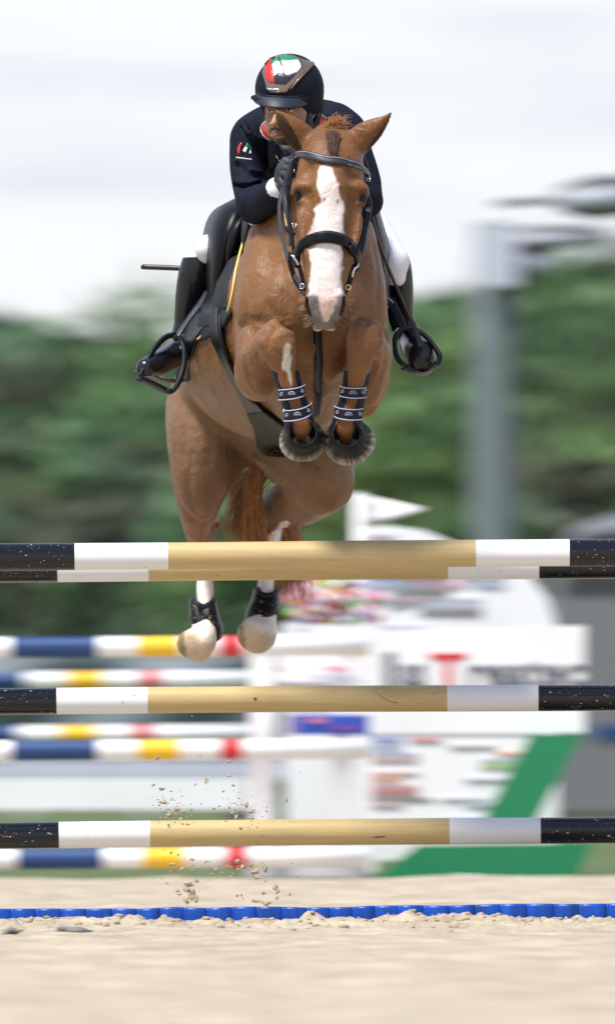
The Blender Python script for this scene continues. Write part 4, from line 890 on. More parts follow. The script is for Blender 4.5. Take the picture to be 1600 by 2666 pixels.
addhair('tail_lock', (P(655, 1225, 52.6), P(690, 1240, 52.6)), (P(600, 1400, 52.75), P(665, 1412, 52.75)), (-.03, 0, -.0), 260, .0016, MATS['hair'], tail, 2, spread=(.012, .022))
addhair('tail_lock', (P(700, 1300, 52.9), P(745, 1330, 52.9)), (P(722, 1525, 52.85), P(800, 1562, 52.85)), (.01, 0, 0), 120, .0016, MATS['hair'], tail, 3, spread=(.016, .020))
addhair('tail_lock', (P(690, 1280, 52.95), P(745, 1330, 52.95)), (P(725, 1440, 53.0), P(790, 1430, 53.0)), (.012, 0, 0), 120, .002, MATS['hair'], tail, 4, spread=(.014, .02))
addhair('tail_lock', (P(600, 1240, 52.8), P(640, 1230, 52.8)), (P(598, 1300, 52.8), P(640, 1345, 52.8)), (-.01, 0, 0), 90, .0015, MATS['hair'], tail, 9, spread=(.014, .02))
def on_(a, b, o_=.007):
    h = HS.hit(a, b, 50.0, 50.8); return P(a, b, (h[1] if h is not None else 50.33) - o_)
fl = addhair('forelock', (on_(852, 350), on_(882, 352)), (on_(862, 402), on_(874, 408)), (0, -.004, .002), 200, .0016, MATS['hair_dark'], horse, 5, spread=(.006, .006))
addhair('mane_tuft', (P(838, 352, 50.40), P(892, 350, 50.40)), (P(858, 322, 50.36), P(905, 318, 50.38)), (0, 0, .012), 170, .0014, MATS['hair'], horse, 6, spread=(.010, .012))
addhair('mane_tuft', (P(850, 350, 50.38), P(885, 350, 50.38)), (P(850, 312, 50.36), P(892, 304, 50.38)), (0, 0, .008), 60, .0010, MATS['hair'], horse, 7, spread=(.008, .010))
addhair('mane_tuft', (on_(856, 348), on_(876, 348)), (on_(864, 380), on_(872, 384)), (0, -.008, .003), 120, .0016, MATS['hair_dark'], horse, 8, spread=(.008, .005))
mat('whisker', (.45, .33, .22), .5)
Vw = []; Fw = []
for i in range(70):
    s_ = -1 if i % 2 else 1; y = rng.uniform(760, 850); x = 845 + s_ * (50 - max(y - 800, 0) * .45); a = P(x, y, 50.17); b = a + np.array((s_ * rng.uniform(.012, .035), -.01, -rng.uniform(-.004, .022)))
    v, f = tube_vf([a, (a + b) / 2 + (0, 0, .003), b], [.0005, .0004, .0002], 3, 1, False); o_ = len(Vw); Vw += [tuple(q) for q in v]; Fw += [tuple(k + o_ for k in q) for q in f]
o = mk('whiskers', Vw, Fw, MATS['whisker'], horse); o['kind'] = 'stuff'
# ================================================================ TACK
mat('leather', (.003, .0035, .005), .36, var=.2, vscale=30, bump=.2, bscale=150, spec=.2)
mat('leather_grey', (.028, .030, .042), .4, var=.2, vscale=30, bump=.15, bscale=150, spec=.4)
mat('pad_cloth', (.004, .007, .011), .8, var=.2, vscale=40, bump=.5, bscale=120)
mat('gold', (.75, .52, .16), .4, var=.05)
mat('steel', (.75, .75, .76), .22, metal=1)
mat('dull_iron', (.018, .022, .032), .4, coat=.3, spec=.6)
mat('rubber', (.018, .02, .023), .65, var=.3, vscale=25, speck=.34, speckc=(.42, .38, .34))
mat('rubber_dusty', (.10, .10, .105), .8, var=.5, vscale=45, bump=.5, bscale=70, c2=(.24, .22, .21))
mat('navy', (.004, .005, .015), .55, var=.1, spec=.3); mat('pale_trim', (.45, .46, .58), .5)
mat('dusty_black', (.008, .008, .008), .5, var=.3, vscale=30, spec=.15, speck=.35, speckc=(.45, .42, .34))
def HH(a, b, y0=50.0, y1=50.9):
    h = HS.hit(a, b, y0, y1)
    if h is None: h = P(a, b, y1 - .3)
    return h
def onhead(pts, off=.004, y0=50.0, y1=50.7, side=None):
    out, ns = [], []; lastY = 50.22
    for q in pts:
        h = HS.hit(q[0], q[1], y0, y1)
        if h is None or (len(q) > 2 and q[2]): h = P(q[0], q[1], q[2] if len(q) > 2 and q[2] else lastY)
        lastY = h[1]; n = HS.normal(h, .012); out.append(h + n * off); ns.append(n)
    return np.array(out), np.array(ns)
br = thing('bridle', P(855, 400, 50.3), 'x', 'bridle'); del br['label'], br['category']; br.parent = horse
# browband
p, n = onhead([(768, 402, 50.37), (780, 402), (800, 404), (825, 411), (850, 418), (880, 420), (905, 424), (928, 432), (946, 446, 50.33), (955, 462, 50.40)], .004)
strap('browband', p, n, [px(15), px(18), px(20), px(21), px(22), px(21), px(19), px(17), px(15), px(14)], .009, MATS['leather_grey'], br)
up = np.array((0, 0, px(6))); [strap('piping', p + n * .0085 + up * s_, n, .0016, .001, MATS['pale_trim'], br) for s_ in (-.95, .95)]
# headpiece behind the ears
strap('headpiece', [P(768, 405, 50.39), P(800, 372, 50.43), P(822, 350, 50.455), P(865, 334, 50.46), P(905, 345, 50.455), P(930, 372, 50.44), P(957, 440, 50.42)], [(-.8, -.4, .3), (-.3, -.5, .8), (-.2, -.5, .9), (0, -.4, 1), (.2, -.5, .9), (.3, -.5, .8), (.8, -.4, .3)], .018, .004, MATS['leather'], br)
# cheekpieces and throat lash
def side_strap(name, pts, w, mt, t=.005, par=None, nn_=(-.5, -.85, 0)): 
    return strap(name, [P(*q) for q in pts], nn_, w, t, MATS[mt], par or br)
side_strap('cheekpiece', [(770, 408, 50.33), (762, 430, 50.33), (757, 465, 50.32), (751, 500, 50.31), (752, 545, 50.30), (757, 590, 50.27), (762, 630, 50.25), (767, 668, 50.23)], .014, 'leather')
side_strap('throat_lash', [(766, 414, 50.36), (751, 448, 50.37), (742, 478, 50.38), (739, 505, 50.38), (743, 535, 50.36), (750, 570, 50.34), (756, 605, 50.32), (758, 640, 50.31)], .020, 'leather_grey')
side_strap('cheekpiece', [(955, 455, 50.34), (958, 490, 50.34), (955, 530, 50.33), (949, 575, 50.30), (941, 615, 50.27), (931, 650, 50.24), (927, 676, 50.23)], .012, 'leather', nn_=(.5, -.85, 0))
side_strap('throat_lash', [(956, 500, 50.37), (965, 530, 50.38), (962, 560, 50.37), (952, 600, 50.34), (946, 640, 50.31), (936, 672, 50.28)], .009, 'leather_grey', nn_=(.5, -.85, 0))
# buckles
def buckle(a, b, Y, w, h, par=None, ang=0, mt='steel'):
    c = P(a, b, Y); pts = []
    for x, z in ((-1, -1), (1, -1), (1, 1), (-1, 1), (-1, -1)):
        xx, zz = x * w / 2, z * h / 2; pts.append(c + np.array((xx * math.cos(ang) - zz * math.sin(ang), 0, xx * math.sin(ang) + zz * math.cos(ang))))
    V, F = tube_vf(pts, .0016, 6, 1); return mk('buckle', V, F, MATS[mt], par or br)
buckle(958, 466, 50.325, .012, .016); buckle(763, 444, 50.325, .008, .012); buckle(766, 586, 50.235, .012, .016); buckle(957, 545, 50.31, .01, .014)
side_strap('strap_end', [(744, 592, 50.29), (752, 603, 50.27), (768, 610, 50.25)], .012, 'leather')
# noseband, padded
nb = [(776, 690, 50.235), (777, 670, 50.21), (785, 646), (803, 629), (830, 620), (856, 618), (884, 624), (906, 637), (920, 656), (925, 680, 50.22), (922, 700, 50.24)]
p, n = onhead([(q[0], q[1]) if len(q) == 2 else q for q in nb], .003)
n[0] = n[1] = (-.7, -.7, 0); n[-1] = n[-2] = (.7, -.7, 0)
noseb = strap('noseband', p, n, [px(k) for k in (20, 24, 27, 29, 31, 32, 31, 29, 26, 22, 18)], .016, MATS['leather'], br)
strap('piping', p[1:-1] + n[1:-1] * .012 - np.array((0, 0, .012)), n[1:-1], .005, .004, MATS['leather_grey'], noseb)
strap('pad_edge', p[1:-1] + n[1:-1] * .010 + np.array((0, 0, .014)), n[1:-1], .006, .004, MATS['leather_grey'], noseb)
# chin straps and bit
side_strap('chin_strap', [(758, 655, 50.26), (757, 690, 50.27), (768, 725, 50.27), (784, 752, 50.24), (795, 765, 50.21)], .022, 'leather')
side_strap('chin_strap', [(778, 690, 50.22), (786, 720, 50.21), (795, 760, 50.20)], .016, 'leather')
side_strap('chin_strap', [(922, 690, 50.23), (914, 715, 50.22), (904, 742, 50.21), (898, 765, 50.20)], .018, 'leather', nn_=(.5, -.85, 0))
V, F = tube_vf([P(758, 664, 50.20), P(764, 668, 50.19), P(772, 680, 50.185), P(777, 690, 50.19)], .0042, 8, 3); mk('hook', V, F, MATS['steel'], br)
V, F = tube_vf([P(930, 684, 50.20), P(931, 692, 50.19), P(924, 698, 50.185), P(918, 710, 50.185), P(916, 722, 50.19)], .0042, 8, 3); mk('hook', V, F, MATS['steel'], br)
def ring(name, c, r, tr, ax, mt, par):
    ax = Vector(ax).normalized(); q = ax.to_track_quat('Z', 'Y'); pts = [np.array(c) + np.array(q @ Vector((math.cos(a) * r, math.sin(a) * r, 0))) for a in np.linspace(0, 2 * math.pi, 22)]
    V, F = tube_vf(pts, tr, 7, 1, False); return mk(name, V, F, MATS[mt], par)
ring('bit_ring', P(906, 748, 50.17), .009, .0022, (.3, -1, 0), 'gold', br); ring('bit_ring', P(786, 745, 50.17), .009, .0022, (-.6, -1, 0), 'steel', br)
# reins
rein = strap('rein', [P(746, 470, 50.62), P(733, 500, 50.60), P(727, 540, 50.55), P(730, 595, 50.47), (P(741, 640, 50.40)), P(754, 690, 50.32), P(772, 725, 50.25), P(788, 748, 50.20)], (-.5, -.85, 0), .016, .004, MATS['leather_grey'], br)
strap('rein', [P(955, 505, 50.62), P(963, 525, 50.58), P(958, 570, 50.50), P(945, 630, 50.40), P(928, 690, 50.28), P(908, 745, 50.20)], (.5, -.85, 0), .013, .004, MATS['leather'], br)
strap('running_strap', [P(752, 520, 50.52), P(742, 545, 50.50), P(744, 570, 50.46), P(749, 600, 50.40)], (-.5, -.85, 0), .006, .004, MATS['gold'], br)
# ---- breastplate strap between the forelegs
mt_pts = [(828, 700), (828, 760), (828, 830), (828, 880), (828, 940), (828, 990), (828, 1023)]
p, n = onhead([(a, b) for a, b in mt_pts], .004, 50.45, 51.3)
martin = strap('martingale', p, n, px(23), .007, MATS['leather'], horse)
strap('centre_seam', p + n * .0065, n, px(5), .003, MATS['leather_grey'], martin)
p, n = onhead([(828, 1018), (827, 1035), (824, 1060), (822, 1075)], .006, 50.45, 51.4)
strap('lower_strap', p, n, px(17), .009, MATS['navy'], martin)
# ---- girth with belly guard
gl = [(560, 800), (556, 830), (556, 869), (571, 912), (600, 972), (628, 1025), (648, 1068), (664, 1108), (667, 1140), (670, 1162), (690, 1178), (740, 1186)]
gr = [(592, 800), (595, 850), (604, 900), (618, 940), (640, 990), (664, 1030), (690, 1062), (722, 1086), (745, 1100), (765, 1112), (780, 1130), (792, 1160)]
rows = []
for a, b in zip(gl, gr):
    r_ = []
    for f in (0, .33, .67, 1):
        x, y = a[0] * (1 - f) + b[0] * f, a[1] * (1 - f) + b[1] * f
        h = HS.hit(x, y, 51.12, 52.2)
        if h is None:
            h = P(x, min(y, 1150), 51.75); hh = HS.hit(x, min(y, 1138), 51.12, 52.3); h = hh if hh is not None else h; q = P(x, y, h[1]); h = q
        n = HS.normal(h, .03); n = n * (1 if n[1] < .3 else .2); r_.append(h + n * .010 - np.array((0, .012, 0)))
    rows.append(r_)
rows = np.array(rows)
for _ in range(2): rows[1:-1, :, 1] = (rows[:-2, :, 1] + rows[1:-1, :, 1] * 2 + rows[2:, :, 1]) / 4
sad = thing('saddle', P(790, 590, 51.6), 'black jumping saddle with gold-piped black pad strapped on the chestnut horse', 'saddle')
girth = sheet('girth', rows[:8], .006, MATS['leather'], sad, 4, flip=False)
guard = sheet('belly_guard', rows[6:], .008, MATS['dusty_black'], girth, 5)
fk = MB(); gG = rows[6:]
for i in range(150):
    u_, v_ = rng.uniform(.8, len(gG) - 1.02), rng.uniform(.1, 2.9); i0, j0 = int(u_), int(v_); fu, fv = u_ - i0, v_ - j0
    q = gG[i0, j0] * (1 - fu) * (1 - fv) + gG[i0 + 1, j0] * fu * (1 - fv) + gG[i0, j0 + 1] * (1 - fu) * fv + gG[i0 + 1, j0 + 1] * fu * fv
    V, F = lump(q - np.array((0, .011, 0)), (rng.uniform(.001, .0055), .002, rng.uniform(.0008, .0018)), i, 1, 1); fk.add(V, F)
o = fk.build('dust_flecks', MATS['clod'], girth); o['kind'] = 'stuff'
for k in (1, 2): strap('stitching', rows[2:8, k] * .5 + rows[2:8, k - 0] * .5 - np.array((0, .008, 0)), (-.3, -1, 0), .0025, .0015, MATS['pale_trim'] if k == 1 else MATS['leather_grey'], girth)
strap('gold_stitch', [rows[3, 1] - (0, .012, 0), rows[4, 2] - (0, .012, 0), rows[5, 1] - (0, .012, 0), rows[6, 2] - (0, .012, 0)], (-.3, -1, 0), .002, .0015, MATS['pale_trim'], girth)
# ---- saddle pad (left), piping, flap
def PB(x, y, Y, off=.012):
    h = HS.hit(x, y, 51.0, Y + .25); q = P(x, y, Y)
    if h is not None and h[1] - off < Y: q = P(x, y, h[1] - off)
    return q
rows = [[(620, 560, 51.60), (634, 572, 51.48), (653, 586, 51.36)], [(598, 620, 51.62), (618, 640, 51.48), (638, 655, 51.34)], [(580, 690, 51.62), (602, 705, 51.46), (624, 716, 51.30)], [(566, 760, 51.62), (590, 765, 51.46), (615, 772, 51.30)], [(556, 815, 51.62), (580, 812, 51.48), (604, 815, 51.32)], [(540, 850, 51.66), (565, 850, 51.54), (586, 852, 51.42)]]
rows = [[PB(*q) for q in r_] for r_ in rows]
pad = sheet('saddle_pad', rows, .012, MATS['pad_cloth'], sad, 5)
pp = [(649, 580, 51.33), (630, 642, 51.31), (614, 705, 51.28), (604, 765, 51.28), (593, 812, 51.31), (581, 838, 51.38)]
strap('gold_piping', [PB(a, b, c, .028) for a, b, c in pp], (-.3, -1, .1), px(6.5), .006, MATS['gold'], pad)
for k in range(3):
    y = 650 + k * 62; strap('quilt_seam', [PB(588 - k * 10, y - 4, 51.5, .026), PB(600 - k * 8, y + 14, 51.44, .026), PB(612 - k * 8, y + 4, 51.36, .026)], (-.3, -1, 0), .003, .002, MATS['leather_grey'], pad)
rows = [[(498, 820, 51.78), (540, 815, 51.66), (572, 820, 51.58)], [(500, 860, 51.78), (535, 858, 51.66), (562, 862, 51.58)], [(505, 896, 51.80), (530, 884, 51.70), (556, 872, 51.60)]]
pad2 = sheet('pad_corner', [[PB(*q) for q in r_] for r_ in rows], .010, MATS['pad_cloth'], pad, 4)
strap('gold_piping', [PB(512, 884, 51.75, .03), PB(520, 880, 51.72, .03), PB(527, 873, 51.7, .03)], (-.3, -1, .1), px(6), .005, MATS['gold'], pad2)
rows = [[(603, 530, 51.70), (618, 523, 51.60), (640, 528, 51.52), (652, 545, 51.48)], [(562, 553, 51.74), (585, 545, 51.54), (615, 556, 51.44), (640, 575, 51.46)],
        [(541, 590, 51.76), (562, 590, 51.50), (600, 600, 51.40), (627, 610, 51.46)], [(535, 640, 51.76), (556, 640, 51.48), (588, 645, 51.40), (610, 650, 51.48)],
        [(537, 700, 51.74), (554, 700, 51.48), (576, 705, 51.42), (592, 708, 51.50)], [(541, 760, 51.72), (553, 762, 51.52), (566, 764, 51.46), (580, 768, 51.52)], [(547, 812, 51.70), (554, 818, 51.56), (562, 816, 51.50), (569, 812, 51.54)]]
flap = sheet('flap', [[P(*q) for q in r_] for r_ in rows], .012, MATS['leather'], sad, 5)
strap('piping', [P(q[1][0], q[1][1], q[1][2] - .012) for q in rows], (-.5, -.8, 0), .003, .003, MATS['leather_grey'], flap)
for a, b in (((545, 810), (534, 835)), ((560, 800), (555, 828))): V, F = tube_vf([P(a[0], a[1], 51.44), P(b[0], b[1], 51.44)], .0022, 6, 1); mk('strap_tip', V, F, MATS['leather_grey'], flap)
rows = [[(520, 750, 51.74), (545, 750, 51.70), (576, 755, 51.64)], [(500, 800, 51.74), (530, 800, 51.70), (568, 805, 51.64)], [(480, 850, 51.78), (515, 848, 51.72), (548, 840, 51.66)], [(468, 905, 51.80), (490, 902, 51.78), (513, 890, 51.74)], [(462, 985, 51.82), (476, 990, 51.80), (492, 992, 51.78)]]
sheet('flap_boot_fill', [[PB(*q) for q in r_] for r_ in rows], .010, MATS['leather'], flap, 4)  # black sheet added to fill in both the fender and the boot back
# knee roll
V, F = tube_vf([P(645, 560, 51.42), P(622, 590, 51.38), P(604, 640, 51.37), P(592, 690, 51.40)], [.01, .022, .02, .01], 12, 5); mk('knee_roll', V, F, MATS['leather'], sad)
# seat
SS = SDF(axis((-.2, .2, .008)), axis((51.3, 52.4, .01)), axis((2.3, 2.75, .008)))
SS.loft([N(800, 575, 51.42, 50, 40), N(795, 590, 51.6, 75, 30), N(785, 600, 51.85, 105, 30), N(778, 585, 52.1, 110, 32), N(775, 560, 52.2, 90, 20)], k=.03)
V, F = SS.surface(); mk('seat', V, F, MATS['leather'], sad)
# right side of the saddle
rows = [[(945, 500, 51.45), (958, 505, 51.38), (970, 520, 51.45), (980, 545, 51.6)], [(948, 560, 51.42), (966, 570, 51.36), (984, 580, 51.42), (996, 600, 51.56)], [(956, 620, 51.40), (974, 625, 51.35), (994, 632, 51.40), (1008, 640, 51.54)],
        [(966, 655, 51.40), (982, 662, 51.37), (996, 668, 51.42), (1006, 670, 51.54)], [(984, 700, 51.42), (992, 705, 51.40), (1000, 710, 51.46), (1006, 712, 51.56)], [(996, 790, 51.46), (1002, 795, 51.44), (1008, 800, 51.50), (1012, 802, 51.58)]]
fr = sheet('flap', [[P(*q) for q in r_] for r_ in rows], .010, MATS['leather'], sad, 4)
V, F = tube_vf([P(975, 612, 51.30), P(981, 616, 51.295), P(982, 625, 51.295)], .0045, 8, 3); mk('gold_piping', V, F, MATS['gold'], fr)
V, F = tube_vf([P(1006, 775, 51.42), P(1016, 780, 51.42), P(1022, 788, 51.43)], .0018, 6, 3); mk('strap_tip', V, F, MATS['pale_trim'], fr)
rows = [[(1008, 700, 51.60), (1030, 720, 51.58)], [(1008, 760, 51.60), (1050, 780, 51.58)], [(1010, 820, 51.62), (1066, 830, 51.60)], [(1022, 860, 51.64), (1052, 862, 51.62)]]
sheet('fender', [[P(*q) for q in r_] for r_ in rows], .008, MATS['leather'], fr, 4)
# ---- stirrups
st = thing('stirrup', P(410, 1020, 51.6), 'x', 'x'); del st['label'], st['category']; st.parent = sad; st.matrix_parent_inverse = Matrix.Translation(sad.location).inverted()
strap('stirrup_leather', [P(541, 760, 51.62), P(520, 795, 51.56), (P(495, 828, 51.52)), P(472, 862, 51.48), P(458, 884, 51.46)], (-.5, -.8, .2), px(17), .008, MATS['leather_grey'], st)
mat('iron', (.009, .012, .021), .45, spec=.25)
strap('iron_frame', [P(455, 874, 51.47), P(432, 882, 51.45), P(408, 905, 51.40), P(391, 932, 51.36), P(378, 960, 51.33), (P(366, 984, 51.32))], (-.2, -.9, .4), px(10), .022, MATS['iron'], st)
strap('iron_frame', [P(452, 874, 51.47), P(472, 886, 51.47), P(482, 915, 51.45), P(480, 955, 51.43), P(468, 992, 51.41), P(450, 1017, 51.40), P(430, 1016, 51.385)], (-.3, -1, 0), px(13), .022, MATS['iron'], st)
strap('tread', [P(365, 983, 51.34), P(395, 996, 51.37), P(430, 1013, 51.40), P(448, 1018, 51.41)], (-.2, -.3, -.9), .045, .012, MATS['iron'], st)
V, F = tube_vf([P(456, 868, 51.46), P(450, 874, 51.455), P(458, 886, 51.45)], .006, 8, 3); mk('eye_loop', V, F, MATS['iron'], st)
V, F = lump(P(470, 905, 51.42), (.0022, .002, .005), 1, 1, 2); mk('iron_badge', V, F, MATS['pale_trim'], st)
st2 = thing('stirrup', P(1090, 950, 51.6), 'x', 'x'); del st2['label'], st2['category']; st2.parent = sad; st2.matrix_parent_inverse = Matrix.Translation(sad.location).inverted()
strap('stirrup_leather', [P(1012, 775, 51.55), P(1025, 805, 51.52), P(1040, 838, 51.50), P(1048, 858, 51.49)], (.4, -.9, 0), px(26), .008, MATS['leather'], st2)
strap('iron_frame', [P(1062, 855, 51.49), P(1040, 858, 51.48), P(1027, 880, 51.46), P(1026, 910, 51.44), P(1036, 938, 51.42), P(1052, 954, 51.41)], (.2, -1, 0), px(13), .022, MATS['iron'], st2)
strap('iron_frame', [P(1062, 855, 51.49), P(1088, 862, 51.48), P(1112, 882, 51.46), P(1132, 908, 51.44), P(1143, 930, 51.42), P(1138, 946, 51.41), P(1128, 946, 51.41)], (.2, -1, 0), px(12), .022, MATS['iron'], st2)
V, F = tube_vf([P(1029, 862, 51.45), P(1036, 853, 51.45)], .003, 6, 1); mk('iron_glint', V, F, MATS['pale_trim'], st2)
strap('tread', [P(1050, 952, 51.44), P(1090, 966, 51.46), P(1132, 947, 51.44)], (.1, -.2, -.9), .045, .012, MATS['iron'], st2)
# ---- tendon boots on the forelegs
def leg_boot(axis_pts, radii, inner_sign, pars):
    """open-fronted shell round the cannon: two side shells, two straps with pale piping, fetlock cup"""
    name, = pars; ax = np.array([P(*q) for q in axis_pts]); r = np.array(radii) * PX
    bt = thing('leg_boot', ax[0], 'x', 'x'); del bt['label'], bt['category']; bt.parent = horse
    for sg in (-1, 1):
        rows = []
        for i in range(len(ax)):
            ths = np.linspace(R(28), R(150), 5); row = []
            for th in ths: row.append(ax[i] + np.array((sg * math.sin(th) * r[i], -math.cos(th) * r[i] * 1.05, 0)))
            rows.append(row)
        sheet('side_shell', rows, .011, MATS['navy'], bt, 3, flip=(sg > 0))
    return bt, ax, r
def band(ax0, slope, w, h, par, sag=6):
    """strap across the front: ax0=(px,py,Y) centre"""
    pts = []; ns = []
    for f in np.linspace(-1, 1, 9):
        th = f * R(78); x = ax0[0] + math.sin(th) / math.sin(R(78)) * w; y = ax0[1] + slope * f * w + sag * (math.cos(th)); pts.append(P(x, y, ax0[2] - .014 - math.cos(th) * .038)); ns.append((math.sin(th), -math.cos(th), 0))
    pts = np.array(pts); ns = np.array(ns)
    s_ = strap('fastening_strap', pts, ns, px(h), .005, MATS['navy'], par)
    for sg in (-1, 1): strap('strap_trim', pts + ns * .004 + np.array((0, 0, sg * px(h) * .46)), ns, px(2.6), .003, MATS['pale_trim'], s_)
    for f in (-.62, 0, .62):
        th = f * R(78); c = np.array((ax0[0] + math.sin(th) / math.sin(R(78)) * w, ax0[1] + slope * f * w + sag * math.cos(th))); 
        for dx_, dy_, rr_ in ((0, 2, 9), (0, 3, 4.5)):
            arc = []
            for a in np.linspace(0, math.pi, 7): 
                u_ = c[0] + math.cos(a) * rr_ * (1 - .3 * abs(f)); v_ = c[1] + dy_ - math.sin(a) * rr_ * .95; arc.append(P(u_, v_, ax0[2] - math.cos(th) * .038 - .020 + abs(math.sin(th)) * abs(u_ - c[0]) * 0))
            V, F = tube_vf(arc, .0014, 5, 1); mk('strap_emblem', V, F, MATS['pale_trim'], s_)
bt, _, _ = leg_boot([(741, 965, 50.335), (752, 1000, 50.345), (766, 1045, 50.35), (777, 1082, 50.35), (783, 1120, 50.36), (786, 1140, 50.38)], (36, 35, 35, 38, 42, 42), 1, ('x',))
band((759, 1020, 50.335), -.22, 31, 28, bt); band((774, 1070, 50.322), -.30, 33, 29, bt, 10)
V, F = lump(P(728, 1016, 50.31), (.006, .005, .007), 3, 1, 1); mk('stud', V, F, MATS['steel'], bt); V, F = lump(P(739, 1070, 50.31), (.006, .005, .009), 4, 1, 1); mk('stud', V, F, MATS['steel'], bt)
bt2, _, _ = leg_boot([(931, 965, 50.335), (926, 1000, 50.345), (916, 1045, 50.35), (906, 1082, 50.35), (900, 1120, 50.36), (901, 1145, 50.38)], (36, 35, 35, 38, 42, 42), -1, ('x',))
band((918, 1018, 50.335), .06, 31, 27, bt2); band((907, 1072, 50.322), .10, 34, 29, bt2, 8)
V, F = lump(P(949, 1014, 50.31), (.006, .005, .007), 3, 1, 1); mk('stud', V, F, MATS['steel'], bt2); V, F = lump(P(941, 1078, 50.31), (.006, .005, .009), 4, 1, 1); mk('stud', V, F, MATS['steel'], bt2)
# ---- overreach boots: flared rubber cups
def bell(c0, c1, r0, r1, seed):
    """ring opening c0 (towards the viewer), flared rim c1"""
    c0, c1 = P(*c0), P(*c1); seg = 140; V = []; prof = [(0, .86, 'i'), (-.10, .98, 'r'), (-.04, 1.10, 'o'), (.25, 1.18, 'o'), (.6, 1.42, 'o'), (.88, 1.66, 'o'), (1.0, 1.76, 'o'), (1.08, 1.73, 'r'), (1.02, 1.62, 'i'), (.5, 1.2, 'i'), (.1, .9, 'i')]
    for t, rr_, _ in prof:
        c = c0 + (c1 - c0) * t
        for j in range(seg):
            a = 2 * math.pi * j / seg; wv = 1 + .022 * vnoise(math.cos(a) * 2.5 + seed, math.sin(a) * 2.5, t * 2, 3) + (.012 * math.sin(a * 24) * (t > .3) if t < .95 else .02 * math.sin(a * 3 + seed))
            rad = r0 * PX * rr_ * float(wv) * (1 if rr_ < 1.3 else r1 / (r0 * 1.76)); up_ = 1.0
            V.append(c + np.array((math.cos(a) * rad, .25 * math.sin(a) * rad, math.sin(a) * rad * .93)))
    m = len(prof); F = [(i * seg + j, i * seg + (j + 1) % seg, ((i + 1) % m) * seg + (j + 1) % seg, ((i + 1) % m) * seg + j) for i in range(m) for j in range(seg)]
    o = mk('overreach_boot', V, F, horse and MATS['bellmat'], horse); b2 = bmesh.new(); b2.from_mesh(o.data); bmesh.ops.recalc_face_normals(b2, faces=b2.faces[:]); b2.to_mesh(o.data); b2.free()
    qx_, qy_ = proj(np.array(V)); cc = np.array([proj(c0 + (c1 - c0) * .6)[0][0], proj(c0 + (c1 - c0) * .6)[1][0]]); rr2 = np.hypot(qx_ - cc[0], qy_ - cc[1]); aa = np.arctan2(qy_ - cc[1], qx_ - cc[0])
    ed_ = np.clip((rr2 - r1 * .62) / (r1 * .38), 0, 1); stk = np.clip(vnoise(aa * 15, rr2 * .03, 0, seed) * 1.3, 0, 1); dust = np.clip(ed_ ** 1.5 * (.04 + .7 * stk) + .5 * np.clip((rr2 - r1 * .93) / (r1 * .06), 0, 1), 0, 1)
    col = np.array((.007, .008, .009)) * (1 - dust[:, None]) + np.array((.42, .37, .33)) * dust[:, None]
    at = o.data.color_attributes.new('Col', 'FLOAT_COLOR', 'POINT'); c_ = np.ones((len(V), 4), np.float32); c_[:, :3] = col; at.data.foreach_set('color', c_.ravel()); return o
mat('bellmat', attr=True, spec=.12, rough=.6, var=.35, vscale=70, bump=.5, bscale=90)
bell((788, 1128, 50.30), (788, 1146, 50.44), 36, 61, 3); bell((902, 1132, 50.30), (909, 1150, 50.44), 36, 66, 8)
# ---- hind fetlock boots
def hind_boot(rows_px, seed):
    rows = [[P(*q) for q in r_] for r_ in rows_px]
    o = sheet('fetlock_boot', rows, .009, MATS['bootdark'], horse, 5, disp=lambda G: .003 * vnoise(G[..., 0] * 40, G[..., 2] * 40, 0, seed)); return o
mat('bootdark', (.005, .005, .006), .45, spec=.2, bump=.5, bscale=60, speck=.42, speckc=(.30, .26, .16))
b = hind_boot([[(500, 1558, 52.72), (505, 1562, 52.60), (528, 1576, 52.585), (552, 1566, 52.60), (558, 1556, 52.72)], [(497, 1580, 52.72), (503, 1586, 52.575), (530, 1596, 52.555), (556, 1588, 52.575), (562, 1580, 52.72)],
           [(497, 1606, 52.72), (503, 1612, 52.56), (534, 1622, 52.535), (561, 1620, 52.56), (569, 1615, 52.70)], [(502, 1620, 52.72), (512, 1628, 52.555), (542, 1640, 52.53), (567, 1640, 52.56), (576, 1636, 52.70)], [(530, 1640, 52.60), (538, 1646, 52.54), (556, 1668, 52.54), (568, 1664, 52.57), (574, 1650, 52.66)]], 2)
strap('top_binding', [P(501, 1562, 52.66), P(508, 1568, 52.58), P(529, 1580, 52.565), P(551, 1570, 52.58), P(557, 1560, 52.66)], (0, -1, .1), px(15), .010, MATS['navy'], b)
strap('lower_binding', [P(503, 1618, 52.64), P(515, 1630, 52.545), P(540, 1638, 52.525), P(552, 1656, 52.53), P(563, 1668, 52.54)], (0, -1, .1), px(10), .010, MATS['navy'], b)
b = hind_boot([[(666, 1532, 52.80), (671, 1536, 52.69), (690, 1546, 52.665), (712, 1544, 52.68), (718, 1538, 52.80)], [(658, 1560, 52.80), (664, 1564, 52.665), (690, 1570, 52.64), (714, 1566, 52.66), (722, 1562, 52.80)],
           [(646, 1590, 52.78), (654, 1594, 52.645), (684, 1598, 52.62), (712, 1594, 52.645), (722, 1588, 52.80)], [(641, 1610, 52.76), (650, 1618, 52.625), (668, 1616, 52.60), (690, 1606, 52.62), (716, 1600, 52.70)], [(644, 1632, 52.72), (650, 1638, 52.62), (658, 1642, 52.60), (666, 1636, 52.61), (674, 1620, 52.66)]], 6)
strap('top_binding', [P(668, 1534, 52.72), P(676, 1544, 52.665), P(692, 1552, 52.65), P(710, 1548, 52.66), P(718, 1540, 52.72)], (0, -1, .1), px(14), .010, MATS['navy'], b)
strap('lower_binding', [P(720, 1594, 52.68), P(700, 1602, 52.62), P(682, 1610, 52.595), P(672, 1626, 52.59), P(660, 1641, 52.59)], (0, -1, .1), px(10), .010, MATS['navy'], b)
